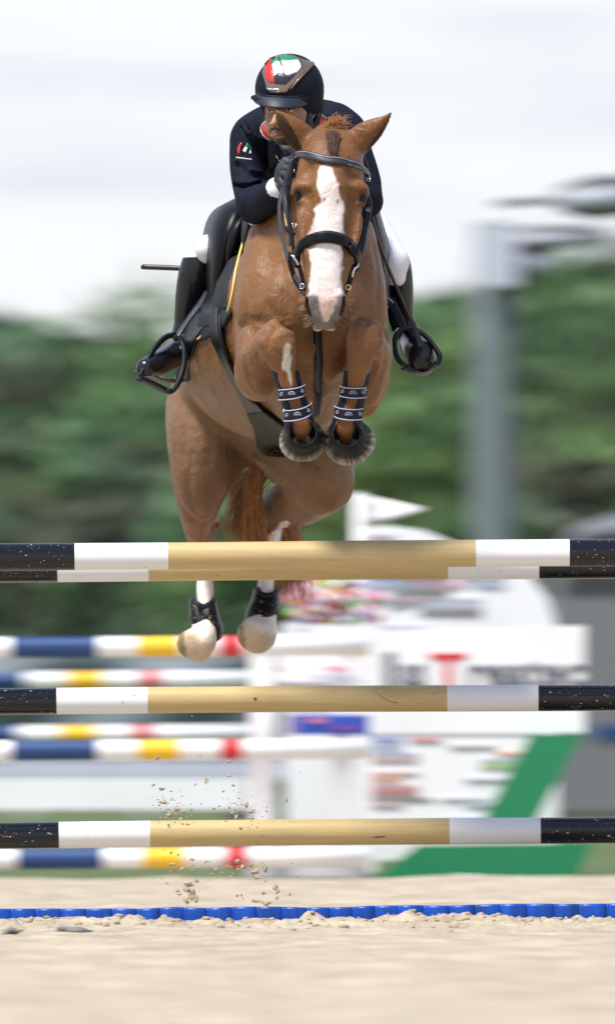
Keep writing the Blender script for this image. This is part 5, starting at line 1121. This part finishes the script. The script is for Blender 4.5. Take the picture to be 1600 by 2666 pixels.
# ================================================================ RIDER
mat('skin', attr=True, rough=.5, var=.06, vscale=60, bump=.1, bscale=150, spec=.35)
mat('jacket', (.0065, .0095, .020), .75, var=.25, vscale=25, bump=.5, bscale=45, spec=.12)
mat('breeches', (.72, .72, .80), .7, var=.03, bump=.2, bscale=60)
mat('boot_leather', (.009, .011, .017), .24, var=.2, vscale=20, bump=.35, bscale=30, spec=.4)
mat('boot_foot', (.010, .012, .020), .32, var=.15, vscale=20, bump=.1, bscale=60, spec=.45, coat=.12)
mat('glove', (.022, .027, .036), .6, var=.2, vscale=60, bump=.3, bscale=180)
mat('glove_dark', (.006, .006, .008), .6)
mat('shirt', (.70, .72, .82), .7); mat('helmet', (.006, .009, .016), .7, var=.15, vscale=60, bump=.3, bscale=400, spec=.15)
mat('helmet_peak', (.014, .018, .030), .5, spec=.35); mat('bronze', (.26, .19, .15), .35, metal=.7)
mat('flag_red', (.55, .02, .015), .35, coat=.3); mat('flag_green', (.01, .20, .08), .35, coat=.3); mat('flag_white', (.70, .72, .76), .3, coat=.3); mat('flag_black', (.012, .010, .02), .3, coat=.3)
mat('navy_tie', (.006, .012, .06), .6); mat('sole', (.16, .13, .12), .8, var=.3, vscale=40)
def S(q): return N(*q)
HEAD_C = P(756, 262, 50.86)
# ---- one continuous body (head, neck, trunk, limbs), slimmer than the clothes
B = SDF(axis((-.66, .46, .009)), axis((50.58, 51.05, .005), (51.05, 52.5, .012)), axis((1.9, 2.82, .010), (2.82, 3.2, .0045)))
B.ax[0] = np.asarray(axis((-.66, -.2, .009), (-.2, .07, .0045), (.07, .46, .009)), np.float32); B.d = np.full([len(a) for a in B.ax], .5, np.float32)
B.ell(P(758, 235, 50.86), (px(76), .095, px(72)), k=.02)
B.loft([N(747, 262, 50.79, 56, 42), N(742, 300, 50.77, 53, 42), N(736, 332, 50.76, 43, 36), N(731, 350, 50.75, 30, 24)], k=.02)
B.ell(P(730, 363, 50.725), (px(17), .018, px(11)), k=.015)
B.loft([N(775, 338, 50.86, 36, 30), N(760, 350, 50.82, 27, 25), N(740, 357, 50.77, 19, 19)], k=.02)      # jaw
B.ell(P(766, 318, 50.755), (px(22), .02, px(20)), k=.03); B.ell(P(704, 318, 50.74), (px(10), .016, px(16)), k=.02)     # cheeks
B.loft([N(722, 288, 50.675, 5, 5), N(716, 306, 50.655, 6, 6), N(712, 321, 50.640, 8, 8)], k=.014); B.ell(P(722, 323, 50.655), (px(6), .008, px(5)), k=.006); B.ell(P(705, 322, 50.665), (px(5), .007, px(4)), k=.006)
B.ell(P(755, 290, 50.688), (px(15), .012, px(7)), k=.012, op='sub'); B.ell(P(703, 290, 50.69), (px(9), .012, px(6)), k=.012, op='sub')
B.loft([N(732, 279, 50.688, 5, 5), N(752, 275, 50.690, 5, 5), N(772, 279, 50.71, 4, 5)], k=.012); B.loft([N(715, 280, 50.688, 4, 4), N(700, 279, 50.70, 4, 4)], k=.012)
B.loft([N(706, 343, 50.69, 3.5, 4), N(718, 341, 50.672, 4.5, 5), N(736, 345, 50.69, 3.5, 4)], k=.008); B.loft([N(710, 351, 50.69, 3, 4), N(719, 352, 50.675, 4.5, 5), N(733, 351, 50.69, 3.5, 4)], k=.008)
B.loft([N(818, 278, 50.86, 7, 12), N(816, 292, 50.85, 8, 14), N(809, 310, 50.845, 5, 8)], k=.008); B.ell(P(815, 290, 50.83), (px(4), .01, px(9)), k=.004, op='sub')
B.loft([N(770, 345, 50.93, 44, 46), N(775, 385, 51.08, 50, 48)], k=.03)
ARM_L = [(690, 340, 51.08, 52), (652, 362, 51.05, 50), (645, 430, 51.03, 48), (655, 500, 50.98, 46), (664, 530, 50.93, 46)]
FORE_L = [(664, 532, 50.93, 47), (686, 522, 50.84, 42), (708, 505, 50.74, 36), (722, 490, 50.68, 30)]
ARM_R = [(870, 330, 51.08, 52), (902, 350, 51.05, 50), (925, 410, 51.03, 46), (943, 470, 51.0, 45), (950, 520, 50.96, 44)]
FORE_R = [(950, 520, 50.96, 44), (925, 515, 50.90, 38), (895, 495, 50.86, 32)]
def limb(Fd, pts, f, k=.03, dv=1.0): Fd.loft([N(a, b, c, r * f, r * f * dv) for a, b, c, r in pts], k=k)
B.loft([N(778, 370, 51.1, 95, 80), N(780, 430, 51.4, 110, 85), N(785, 500, 51.8, 100, 85), N(788, 545, 52.05, 105, 95)], k=.05)
for L_ in (ARM_L, FORE_L, ARM_R, FORE_R): limb(B, L_, .6)
LEG_L = [(700, 590, 52.0, 66), (630, 615, 51.85, 50), (578, 635, 51.70, 40), (547, 648, 51.62, 34)]
SHIN_L = [(536, 662, 51.66, 38), (505, 720, 51.68, 42), (490, 790, 51.74, 36), (480, 850, 51.78, 27), (475, 890, 51.74, 27)]
LEG_R = [(875, 545, 52.0, 75), (940, 580, 51.85, 62), (990, 640, 51.70, 50), (1022, 685, 51.60, 42)]
SHIN_R = [(1026, 700, 51.60, 42), (1036, 760, 51.66, 38), (1042, 810, 51.72, 33), (1052, 850, 51.74, 27), (1068, 880, 51.70, 27)]
for L_ in (LEG_L, SHIN_L, LEG_R, SHIN_R): limb(B, L_, .5, .01)
B.loft([N(478, 905, 51.74, 14, 14), N(430, 946, 51.57, 12, 11), N(390, 960, 51.46, 8, 8)], k=.02); B.loft([N(1068, 885, 51.72, 16, 16), N(1086, 918, 51.58, 16, 16), N(1092, 930, 51.54, 12, 12)], k=.02)
B.ell(P(735, 460, 50.66), (.014, .014, .022), k=.02); B.ell(P(885, 480, 50.84), (.02, .02, .026), k=.02)
limb(B, [(722, 490, 50.68, 17), (732, 470, 50.66, 15)], 1)
V, F = B.surface(); V = smooth(V, F, 1)
qx, qy = proj(V); C = np.tile(np.array((.36, .19, .115)), (len(V), 1)); C *= (1 + .08 * fbm(V[:, 0] * 40, V[:, 2] * 40, 0, 2, 3))[:, None]
face = (V[:, 1] < 50.86) & (qy > 262) & (qy < 395)
jj = 1.5 * vnoise(V[:, 0] * 200, V[:, 2] * 200, 0, 4)
def fb(m_, c, f): m_ = (np.clip(m_, 0, 1) * f)[:, None]; C[:] = C * (1 - m_) + np.array(c) * m_
fb(face * (inpoly(qx + jj, qy + jj, [(704, 334), (718, 331), (744, 338), (750, 350), (744, 352), (734, 345), (718, 339), (706, 343), (703, 350), (700, 342)])), (.010, .007, .007), .93)
fb(face * (inpoly(qx + jj, qy + jj, [(702, 358), (712, 355), (724, 358), (738, 356), (750, 350), (772, 352), (770, 385), (740, 392), (712, 385)])), (.018, .013, .013), .88)
fb(face * inpoly(qx, qy, [(708, 344), (720, 341), (734, 344), (733, 353), (720, 357), (710, 353)]), (.22, .09, .08), .8)
fb(face * inpoly(qx, qy, [(736, 272), (760, 267), (780, 274), (779, 279), (756, 275), (738, 279)]), (.012, .008, .007), .9); fb(face * inpoly(qx, qy, [(694, 275), (712, 275), (713, 280), (696, 280)]), (.012, .008, .007), .9)
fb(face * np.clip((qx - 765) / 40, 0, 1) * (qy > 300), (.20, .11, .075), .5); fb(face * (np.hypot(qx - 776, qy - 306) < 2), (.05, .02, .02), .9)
rider = mk('person', V, F, MATS['skin'], col=C)
tag(rider, 'rider in dark navy jacket, white breeches and black boots crouched over the horse\'s neck', 'person')
mat('eye_white', (.6, .58, .56), .2, coat=.5); mat('eye_dark', (.02, .012, .01), .15, coat=.5)
for a, b, c in ((755, 288, 50.694), (704, 289, 50.702)):
    V2, F2 = lump((0, 0, 0), (1, 1, 1), 0, 1, 2); V2 = V2 / np.linalg.norm(V2, axis=1)[:, None]; e = mk('eye', V2 * (px(9), .008, px(4.2)) + P(a, b, c), F2, MATS['eye_white'], rider)
    mk('iris', V2 * (px(3.6), .004, px(3.6)) + P(a - 3, b - .5, c - .0065), F2, MATS['eye_dark'], e)
# ---- jacket
J = SDF(axis((-.33, .33, .0055)), axis((50.56, 52.35, .0085)), axis((2.50, 3.10, .0055)))
J.loft([N(782, 330, 51.08, 90, 55), N(778, 385, 51.10, 112, 82), N(780, 430, 51.35, 128, 92), N(785, 500, 51.8, 118, 92), N(788, 545, 52.1, 122, 90)], k=.03)
J.loft([N(652, 352, 51.06, 46, 46), N(700, 322, 51.10, 48, 48), N(770, 312, 51.12, 50, 50), N(850, 312, 51.12, 52, 52), N(902, 342, 51.06, 48, 48)], k=.05)
limb(J, ARM_L, 1.0, .03, 1.1); limb(J, FORE_L, 1.0, .02, 1.05); limb(J, ARM_R, 1.0, .03, 1.1); limb(J, FORE_R, 1.0, .02)
J.loft([N(728, 482, 50.67, 34, 34), N(755, 465, 50.61, 34, 34)], k=.002, op='sub')       # sleeve opening
# folds: sleeve rings at the elbow and drag lines
def fold(pts, r=.005, k=.014, op='add'): J.loft([N(a, b, c, r / PX, r / PX) for a, b, c in pts], k=k, op=op, sub=4)
for i in range(6):
    x = 628 + i * 11; fold([(x - 10, 502 + i * 3, 50.93), (x + 6, 528 + i * 3, 50.865), (x + 20, 565 - i * 2, 50.90)], .0045, .012)
    fold([(x - 4, 502 + i * 3, 50.925), (x + 12, 528 + i * 3, 50.86), (x + 26, 562 - i * 2, 50.895)], .003, .010, 'sub')
for a in ([(612, 420, 50.97), (640, 440, 50.93), (676, 450, 50.95)], [(610, 470, 50.97), (640, 478, 50.92), (672, 470, 50.93)], [(630, 320, 50.99), (650, 350, 50.95), (690, 370, 50.98)], [(700, 300, 51.02), (690, 340, 50.98), (696, 390, 51.0)], [(905, 400, 50.97), (930, 430, 50.95), (955, 430, 50.98)],
          [(930, 480, 50.94), (955, 500, 50.93), (978, 500, 50.96)], [(925, 505, 50.94), (955, 525, 50.93), (980, 530, 50.96)]): fold(a, .009, .016); fold([(p[0] + 5, p[1] + 10, p[2]) for p in a], .008, .014, 'sub')
fold([(735, 385, 51.0), (728, 430, 51.0), (735, 480, 51.02)], .006, .02)
sl = J.win((-9, 50, 2), (9, 53, 4)); X_, Y_, Z_ = J.grids(sl); J.d[sl] += (.0045 * vnoise(X_ * 14 + Z_ * 9, Y_ * 12, Z_ * 10 - X_ * 6, 31)).astype(np.float32)
V, F = J.surface(); V = smooth(V, F, 1); jacket = mk('jacket', V, F, MATS['jacket'], rider)
# sleeve emblem and lettering (left arm in the picture)
def jp(name, poly, m, off=.0012, par=jacket, cuts=3): return patch(name, poly, J, 50.56, 51.4, off, MATS[m], par, .0012, cuts)
jp('sleeve_emblem', [(627, 371), (631, 373), (627, 381), (623, 389), (624, 400), (621, 401), (618, 390), (621, 380)], 'flag_red')
jp('sleeve_emblem', [(643, 371), (648, 377), (645, 385), (638, 382)], 'flag_green'); jp('sleeve_emblem', [(638, 382), (645, 385), (640, 398), (632, 393)], 'flag_white')
jp('sleeve_emblem', [(648, 377), (653, 384), (653, 392), (651, 391), (649, 385)], 'flag_green'); jp('sleeve_emblem', [(653, 392), (652, 397), (654, 400), (648, 400), (650, 396), (650, 391)], 'flag_white')
for i, x in enumerate(range(616, 655, 4)): jp('sleeve_lettering', [(x, 408.5 + i * .55), (x + 3, 408.9 + i * .55), (x + 3, 412.5 + i * .5), (x, 412.1 + i * .5)], 'flag_white', cuts=1)
# ---- collar: red and green facings edged white, shirt, stock, tie, gold buttons
def cs(name, rows, m, th=.004, par=jacket): return sheet(name, [[P(*q) for q in r_] for r_ in rows], th, MATS[m], par, 4)
c_ = cs('collar', [[(697, 312, 50.84), (700, 322, 50.79), (702, 330, 50.76)], [(680, 338, 50.90), (690, 340, 50.82), (700, 343, 50.77)], [(690, 356, 50.88), (698, 354, 50.81), (702, 352, 50.78)], [(699, 361, 50.87), (702, 360, 50.82), (705, 358, 50.79)]], 'flag_red')
cs('collar_facing', [[(698, 352, 50.84), (703, 345, 50.79)], [(699, 364, 50.84), (707, 356, 50.80)], [(704, 368, 50.84), (709, 362, 50.81)]], 'flag_green', par=c_)
strap('collar_piping', [P(697, 310, 50.85), P(684, 324, 50.87), P(679, 338, 50.89), P(688, 354, 50.87), P(701, 366, 50.85)], (-.5, -.8, 0), .004, .004, MATS['flag_white'], c_)
c_ = cs('collar', [[(828, 296, 50.95), (836, 300, 50.98), (846, 308, 51.02)], [(824, 312, 50.93), (834, 318, 50.95), (844, 318, 50.97)], [(824, 332, 50.93), (830, 330, 50.94), (838, 330, 50.95)]], 'flag_red')
cs('collar_facing', [[(816, 318, 50.91), (826, 314, 50.91)], [(818, 334, 50.91), (830, 328, 50.92)], [(822, 350, 50.92), (834, 345, 50.93)]], 'flag_green', par=c_)
strap('collar_piping', [P(827, 294, 50.95), P(836, 299, 50.975), P(848, 309, 51.01)], (.3, -.9, .2), .005, .004, MATS['flag_white'], c_)
sh = cs('shirt_front', [[(716, 372, 50.86), (745, 378, 50.80), (790, 372, 50.86), (820, 318, 50.90)], [(722, 392, 50.92), (742, 396, 50.86), (775, 396, 50.86), (815, 352, 50.90)], [(729, 408, 50.96), (742, 418, 50.92), (775, 410, 50.90), (800, 385, 50.92)]], 'shirt', par=rider)
cs('tie', [[(741, 388, 50.80), (752, 392, 50.79)], [(736, 404, 50.82), (757, 408, 50.81)], [(728, 425, 50.90), (748, 432, 50.90)]], 'navy_tie', par=sh)
for sg, q in ((-1, [[(700, 366, 50.88), (716, 372, 50.80), (720, 376, 50.79)], [(700, 400, 50.92), (722, 395, 50.83), (727, 398, 50.82)], [(705, 450, 50.96), (728, 425, 50.86), (736, 424, 50.85)]]),): cs('lapel', q, 'jacket')
for a, b in ((719, 407), (722, 411), (727, 418)): V, F = lump(P(a, b, 50.815), (.0028, .003, .0028), 2, 1, 2); mk('button', V, F, MATS['gold'], jacket)
# ---- cuff, glove with five fingers round the rein
V, F = tube_vf([P(706, 503, 50.75), P(720, 494, 50.70), P(733, 483, 50.66)], [px(31), px(32), px(28)], 24, 2); V = np.array(V)
cf = mk('shirt_cuff', V, F, MATS['shirt'], rider)
Gf = SDF(axis((-.16, -.01, .003)), axis((50.52, 50.80, .004)), axis((2.70, 2.92, .003)))
Gf.loft([N(726, 482, 50.68, 17, 15), N(730, 466, 50.655, 18, 15), N(740, 445, 50.64, 24, 16), N(752, 424, 50.635, 22, 14)], k=.01)
for a, b, c, d, e, f in ((734, 452, 748, 462, 762, 455), (740, 438, 756, 446, 768, 440), (748, 424, 764, 430, 774, 428), (756, 412, 770, 414, 780, 416)):
    Gf.loft([N(a, b, 50.625, 7.5, 7.5), N(c, d - 6, 50.60, 8, 8), N(e, f, 50.612, 7, 7), N(e + 1, f + 4, 50.64, 6, 6)], k=.004, sub=4)
Gf.loft([N(728, 462, 50.64, 8, 8), N(736, 478, 50.615, 8, 8), N(750, 482, 50.60, 6.5, 6.5)], k=.006, sub=4)
V, F = Gf.surface(); glove = mk('glove', V, F, MATS['glove'], rider)
cs('glove_strap', [[(722, 475, 50.645), (736, 472, 50.625), (745, 476, 50.62)], [(724, 490, 50.645), (736, 492, 50.622), (744, 492, 50.62)], [(730, 502, 50.65), (738, 504, 50.63), (743, 502, 50.63)]], 'glove_dark', par=glove)
Gr = SDF(axis((.07, .20, .004)), axis((50.68, 50.95, .005)), axis((2.68, 2.84, .004)))
Gr.loft([N(898, 498, 50.86, 22, 18), N(884, 484, 50.82, 24, 18), N(872, 470, 50.80, 20, 15)], k=.01)
for i in range(4): Gr.loft([N(870 + i * 6, 464 + i * 8, 50.79, 7, 7), N(862 + i * 6, 472 + i * 8, 50.775, 7, 7), N(866 + i * 6, 482 + i * 7, 50.79, 6, 6)], k=.004, sub=4)
Gr.loft([N(888, 470, 50.80, 7, 7), N(878, 458, 50.78, 7, 7), N(866, 456, 50.775, 6, 6)], k=.005, sub=4)
V, F = Gr.surface(); mk('glove', V, F, MATS['glove'], rider)
# ---- helmet
H = SDF(axis((-.24, .10, .0035)), axis((50.52, 51.06, .0045)), axis((2.98, 3.32, .0035)))
H.ell(P(754, 226, 50.84), (px(87), .132, px(86)), k=.01)
H.loft([N(752, 236, 50.82, 86, 82), N(765, 262, 50.88, 76, 66)], k=.02)
H.loft([N(818, 250, 50.92, 22, 40), N(826, 285, 50.93, 14, 34), N(824, 312, 50.93, 8, 24)], k=.02)
H.loft([N(700, 345, 50.68, 60, 60), N(735, 330, 50.74, 56, 52), N(744, 298, 50.76, 54, 60)], k=.006, op='sub', cap=.6)     # face opening
pk = []
for f in np.linspace(-1, 1, 9):
    a = f * 1.25; cx_ = 731 + 66 * math.sin(a); cy = 262 + 10 * math.cos(a) * 1.0 - 8 * abs(f) + (4 if f > 0 else -1) * f; pk.append(N(cx_, cy - 4, 50.80 - .105 * math.cos(a), 8, 18))
H.loft(pk, k=.012, u=(0, 0, 1))
V, F = H.surface(); V = smooth(V, F, 1); helmet = mk('helmet', V, F, MATS['helmet'], rider)
pk = []
for w_ in (0, 1, 2):
    row = []
    for f in np.linspace(-1, 1, 11):
        a = f * 1.32; rr_ = (64, 71, 74)[w_]; row.append(P(731 + rr_ * math.sin(a) * 1.0, (251, 266, 281)[w_] - (0, 2, 9)[w_] * f * f + (-3 if f < 0 else 2) * abs(f) - 6 * abs(f) ** 3, 50.775 - (.098, .120, .134)[w_] * math.cos(a)))
    pk.append(row)
sheet('peak', pk, .006, MATS['helmet_peak'], helmet, 4, flip=True)
tube('peak_seam', [q + (0, -.006, 0) for q in pk[0]], .0018, MATS['helmet_peak'], helmet, 6, 3)
def hp(name, poly, m, off=.001, cuts=4): return patch(name, poly, H, 50.5, 51.0, off, MATS[m], helmet, .0025, cuts)
hp('emblem_frame', [(683, 190), (690, 165), (706, 150), (735, 142), (762, 145), (790, 156), (815, 163), (806, 176), (793, 188), (772, 210), (752, 231), (745, 243), (722, 245), (704, 242), (696, 232), (690, 212)], 'bronze', .0005)
hp('flag_panel', [(692, 182), (699, 161), (704, 158), (716, 217), (700, 213), (695, 205)], 'flag_red', .0035); hp('flag_panel', [(705, 158), (722, 149), (745, 146), (765, 150), (773, 158), (745, 161), (722, 162), (709, 170)], 'flag_green', .0035)
hp('flag_panel', [(709, 170), (722, 162), (745, 161), (773, 158), (783, 168), (784, 176), (772, 190), (750, 198), (735, 195), (725, 192), (715, 200)], 'flag_white', .0035)
hp('flag_panel', [(715, 200), (725, 192), (735, 195), (750, 198), (770, 191), (758, 205), (743, 220), (716, 218)], 'flag_black', .0035)
hp('flag_crease', [(724, 151), (727, 151), (735, 170), (741, 196), (738, 196), (732, 172)], 'flag_black', .0062); hp('flag_crease', [(778, 158), (781, 160), (784, 176), (782, 178)], 'flag_black', .0062)
hp('name_plate', [(694, 228), (708, 231), (728, 231), (727, 241), (703, 240)], 'steel', .0035, 3)
for i in range(6): hp('plate_lettering', [(702 + i * 4, 234), (704.5 + i * 4, 234), (704.5 + i * 4, 238), (702 + i * 4, 238)], 'flag_black', .0065, 1)
hp('frame_edge', [(815, 163), (818, 165), (800, 186), (775, 212), (756, 233), (754, 232), (773, 209), (797, 184)], 'bronze', .0035, 3)
# harness
for nm, q in (('chin_strap', [[(797, 262, 50.79), (806, 262, 50.80), (815, 264, 50.83)], [(796, 300, 50.78), (803, 304, 50.785), (810, 306, 50.81)], [(792, 335, 50.78), (802, 338, 50.79), (815, 332, 50.83)], [(786, 352, 50.78), (795, 356, 50.79), (808, 350, 50.83)]]),
              ('neck_harness', [[(822, 262, 50.86), (832, 262, 50.90)], [(824, 300, 50.86), (833, 296, 50.90)], [(812, 328, 50.85), (828, 322, 50.90)], [(796, 350, 50.83), (815, 342, 50.87)]])):
    cs(nm, q, 'glove_dark', .005, helmet)
strap('chin_strap', [P(680, 278, 50.76), P(686, 292, 50.77), P(690, 308, 50.78)], (-.6, -.8, 0), .010, .004, MATS['glove_dark'], helmet)
# ---- breeches, boots
def part_sdf(name, bounds, lofts, m, h=.007, k=.02):
    s_ = SDF(axis((bounds[0], bounds[1], h)), axis((bounds[2], bounds[3], h * 1.3)), axis((bounds[4], bounds[5], h)))
    for l in lofts:
        if l[0] == 'sub': s_.loft([N(*q) for q in l[1]], k=.004, op='sub', sub=5)
        else: s_.loft([N(*q) for q in l], k=k, sub=6)
    V, F = s_.surface(); V = smooth(V, F, 1); return mk(name, V, F, MATS[m], rider), s_
br_ = part_sdf('breeches', (-.50, .42, 51.2, 52.4, 2.30, 2.80), [[(a, b, c, r, r) for a, b, c, r in LEG_L], [(a, b, c, r, r) for a, b, c, r in LEG_R], [(544, 645, 51.60, 34, 34), (542, 656, 51.62, 31, 30)], [(1022, 680, 51.60, 38, 38), (1030, 720, 51.60, 28, 30)], [(700, 550, 52.05, 80, 80), (790, 540, 52.1, 100, 95), (880, 545, 52.05, 80, 80)]], 'breeches', .009)[0]
bl_, BLf = part_sdf('riding_boot', (-.68, -.33, 51.2, 51.98, 1.94, 2.52), [[(534, 622, 51.74, 24, 30), (522, 662, 51.68, 39, 41), (508, 715, 51.69, 44, 42), (495, 775, 51.74, 39, 38), (484, 835, 51.78, 31, 32), (478, 870, 51.78, 28, 30)],
    [(480, 870, 51.78, 28, 32), (474, 915, 51.76, 31, 34)], [(476, 908, 51.74, 32, 32), (455, 922, 51.62, 33, 33), (428, 938, 51.50, 32, 32), (402, 949, 51.40, 30, 30), (380, 957, 51.34, 26, 24)], [(484, 880, 51.80, 32, 34), (490, 920, 51.82, 28, 30), (488, 966, 51.82, 26, 24)],
    ('sub', [(556, 585, 51.60, 40, 44), (552, 630, 51.54, 38, 40), (546, 640, 51.54, 27, 28)])], 'boot_leather', .005)
mk_ = sheet('sole', [[P(355, 968, 51.32), P(360, 974, 51.36), P(372, 978, 51.44)], [P(385, 974, 51.43), P(392, 984, 51.50), P(402, 982, 51.56)], [P(420, 986, 51.52), P(430, 996, 51.58), P(440, 990, 51.64)], [P(460, 990, 51.66), P(470, 998, 51.70), P(480, 992, 51.76)]], .009, MATS['sole'], bl_, 3)
m_b, BRf = part_sdf('riding_boot', (.16, .56, 51.2, 51.98, 2.02, 2.52), [[(1026, 672, 51.62, 36, 40), (1032, 700, 51.62, 39, 40), (1037, 750, 51.66, 38, 38), (1042, 800, 51.70, 33, 35), (1052, 845, 51.73, 27, 32), (1062, 870, 51.72, 27, 32)],
    [(1060, 868, 51.74, 27, 30), (1074, 893, 51.66, 32, 34), (1087, 915, 51.54, 38, 42), (1096, 930, 51.46, 36, 44)], [(1058, 870, 51.78, 26, 30), (1066, 915, 51.82, 22, 26)], ('sub', [(1016, 640, 51.50, 40, 40), (1020, 690, 51.50, 33, 30), (1022, 710, 51.50, 26, 22)])], 'boot_leather', .005)
sheet('sole', [[P(1058, 945, 51.50), P(1062, 955, 51.55)], [P(1076, 966, 51.44), P(1080, 972, 51.50)], [P(1098, 974, 51.42), P(1100, 981, 51.48)], [P(1118, 966, 51.44), P(1122, 970, 51.50)], [P(1130, 945, 51.48), P(1133, 948, 51.54)]], .008, MATS['sole'], m_b, 3)
0 and strap('boot_top_edge', [P(513, 610, 51.66), P(508, 635, 51.60), P(512, 655, 51.565), P(524, 668, 51.55), P(540, 676, 51.54)], (-.4, -.9, 0), .005, .004, MATS['leather_grey'], bl_)
0 and strap('boot_top_edge', [P(1048, 656, 51.56), P(1055, 690, 51.53), P(1052, 716, 51.52), P(1036, 730, 51.51), P(1008, 728, 51.52)], (.2, -.9, 0), .005, .004, MATS['navy'], m_b)
# spur
V, F = tube_vf([P(508, 925, 51.76), P(506, 950, 51.82), P(498, 958, 51.86)], .004, 8, 3); mk('spur', V, F, MATS['steel'], bl_)
# ---- crops
mat('crop', (.012, .010, .010), .4)
V, F = tube_vf([P(962, 540, 51.0), P(985, 630, 51.22), P(1020, 722, 51.36), P(1062, 820, 51.38), P(1080, 862, 51.38)], [.0055, .006, .006, .0055, .005], 10, 4)
cr_o = thing('riding_crop', P(1020, 722, 51.36), 'slim black riding crop hanging across the white breeches and boot at the right', 'riding crop'); mk('shaft', V, F, MATS['crop'], cr_o)
sheet('keeper', [[P(1062, 826, 51.375), P(1072, 824, 51.375)], [P(1075, 862, 51.37), P(1088, 858, 51.37)], [P(1088, 904, 51.37), P(1103, 900, 51.37)]], .004, MATS['leather_grey'], cr_o, 3)
V, F = tube_vf([P(372, 696, 51.9), P(380, 695, 51.9), P(480, 699, 51.85), P(560, 705, 51.8)], [.0075, .0105, .0105, .0105], 10, 3)
o = mk('riding_crop', V, F, MATS['crop']); tag(o, 'short dark rod end sticking out sideways behind the left boot, against the sky', 'riding crop')
# ================================================================ FLYING SAND
CL = [(500, 1865, 3, 2), (538, 2034, 7, 7), (408, 1974, 5, 6), (596, 1983, 9, 4), (596, 2019, 10, 4), (421, 2054, 7, 4), (429, 2089, 8, 5), (655, 2113, 14, 5), (640, 2096, 6, 6), (745, 2083, 4, 6), (607, 2045, 4, 4), (499, 2238, 6, 5), (445, 2220, 4, 4), (464, 2225, 4, 4), (436, 2299, 5, 3), (490, 2303, 14, 6), (500, 2330, 9, 16), (488, 2316, 10, 8), (510, 2340, 8, 10), (485, 2345, 7, 8), (462, 2320, 5, 5), (466, 2328, 7, 3),
      (620, 2243, 9, 7), (632, 2258, 9, 7), (595, 2257, 8, 3), (562, 2265, 7, 6), (662, 2270, 10, 8), (655, 2255, 7, 4), (690, 2262, 8, 10), (668, 2285, 8, 5), (475, 2262, 6, 6), (450, 2250, 7, 5), (718, 2310, 8, 9), (722, 2322, 5, 6), (720, 2338, 6, 4), (685, 2325, 6, 4), (618, 2332, 5, 4), (628, 2330, 3, 5), (670, 2345, 14, 5), (694, 2352, 12, 6), (755, 2327, 3, 4), (460, 2108, 10, 5), (442, 2122, 9, 6), (470, 2132, 7, 4), (512, 2294, 8, 4), (426, 2112, 8, 3), (616, 2126, 5, 6), (648, 2130, 6, 4)]
for i, (a, b, w, h) in enumerate(CL):
    Yc = 51.2 + .6 * (((i * 37) % 11) / 11); c = P(a, b, Yc)
    V, F = lump((0, 0, 0), (px(w) * .95, px((w + h) * .4), px(h) * .95), i * 3 + 1, 1, 2)
    V = V * (1 + .35 * np.sign(vnoise(V[:, 0] * 160 + i, V[:, 1] * 160, V[:, 2] * 160, i)))[:, None] ** .6
    o = mk('sand_clod', V, F, MATS['clod'], smooth=False); o.location = tuple(c)
    if b > 2288 and a < 520: lb, gr_ = 'damp sand clod in the tight cluster just above the blue strip at left', 'clods above the blue strip, left'
    elif b > 2288: lb, gr_ = 'damp sand clod low over the blue strip, right of the tight cluster', 'clods above the blue strip, right'
    elif b > 2200 and a < 560: lb, gr_ = 'sand clod just under the lowest sharp pole, below its white left band', 'clods under the lowest pole, left'
    elif b > 2200: lb, gr_ = 'sand clod just under the lowest sharp pole, over the far red band', 'clods under the lowest pole, right'
    elif b > 2040 and a < 560: lb, gr_ = 'sand clod just above the lowest sharp pole, left spray', 'clods above the lowest pole, left'
    elif b > 2040: lb, gr_ = 'sand clod just above the lowest sharp pole, right spray', 'clods above the lowest pole, right'
    else: lb, gr_ = 'sand clod high in the air before the white plank', 'clods before the white plank'
    tag(o, lb, 'sand clod', gr_)
m = MB()
for i in range(420):
    q = rng.random()
    if q < .35: a, b = rng.normal(450, 26), rng.normal(2115, 22)
    elif q < .6: a, b = rng.normal(640, 35), rng.normal(2108, 25)
    elif q < .85: a, b = rng.uniform(400, 720), rng.normal(2258, 20)
    else: a, b = rng.uniform(380, 780), rng.uniform(1960, 2340)
    r = abs(rng.normal()) * .0016 + .0009; V, F = lump(P(a, b, rng.uniform(51.1, 51.8)), (r * rng.uniform(.8, 2), r, r * rng.uniform(.6, 1.5)), i, 1, 1); m.add(V, F)
o = m.build('sand_spray', MATS['clod'], smooth=False); tag(o, kind='stuff')
m = MB()
for i in range(90):
    a, b = rng.uniform(560, 700), rng.uniform(900, 1180)
    h = HS.hit(a, b, 50.3, 52.5)
    if h is None: continue
    r = abs(rng.normal()) * .0008 + .0007; V, F = lump(h - (0, .012, 0), (r, r, r), i, 1, 1); m.add(V, F)
o = m.build('sand_specks', MATS['clod'], smooth=False); tag(o, kind='stuff')
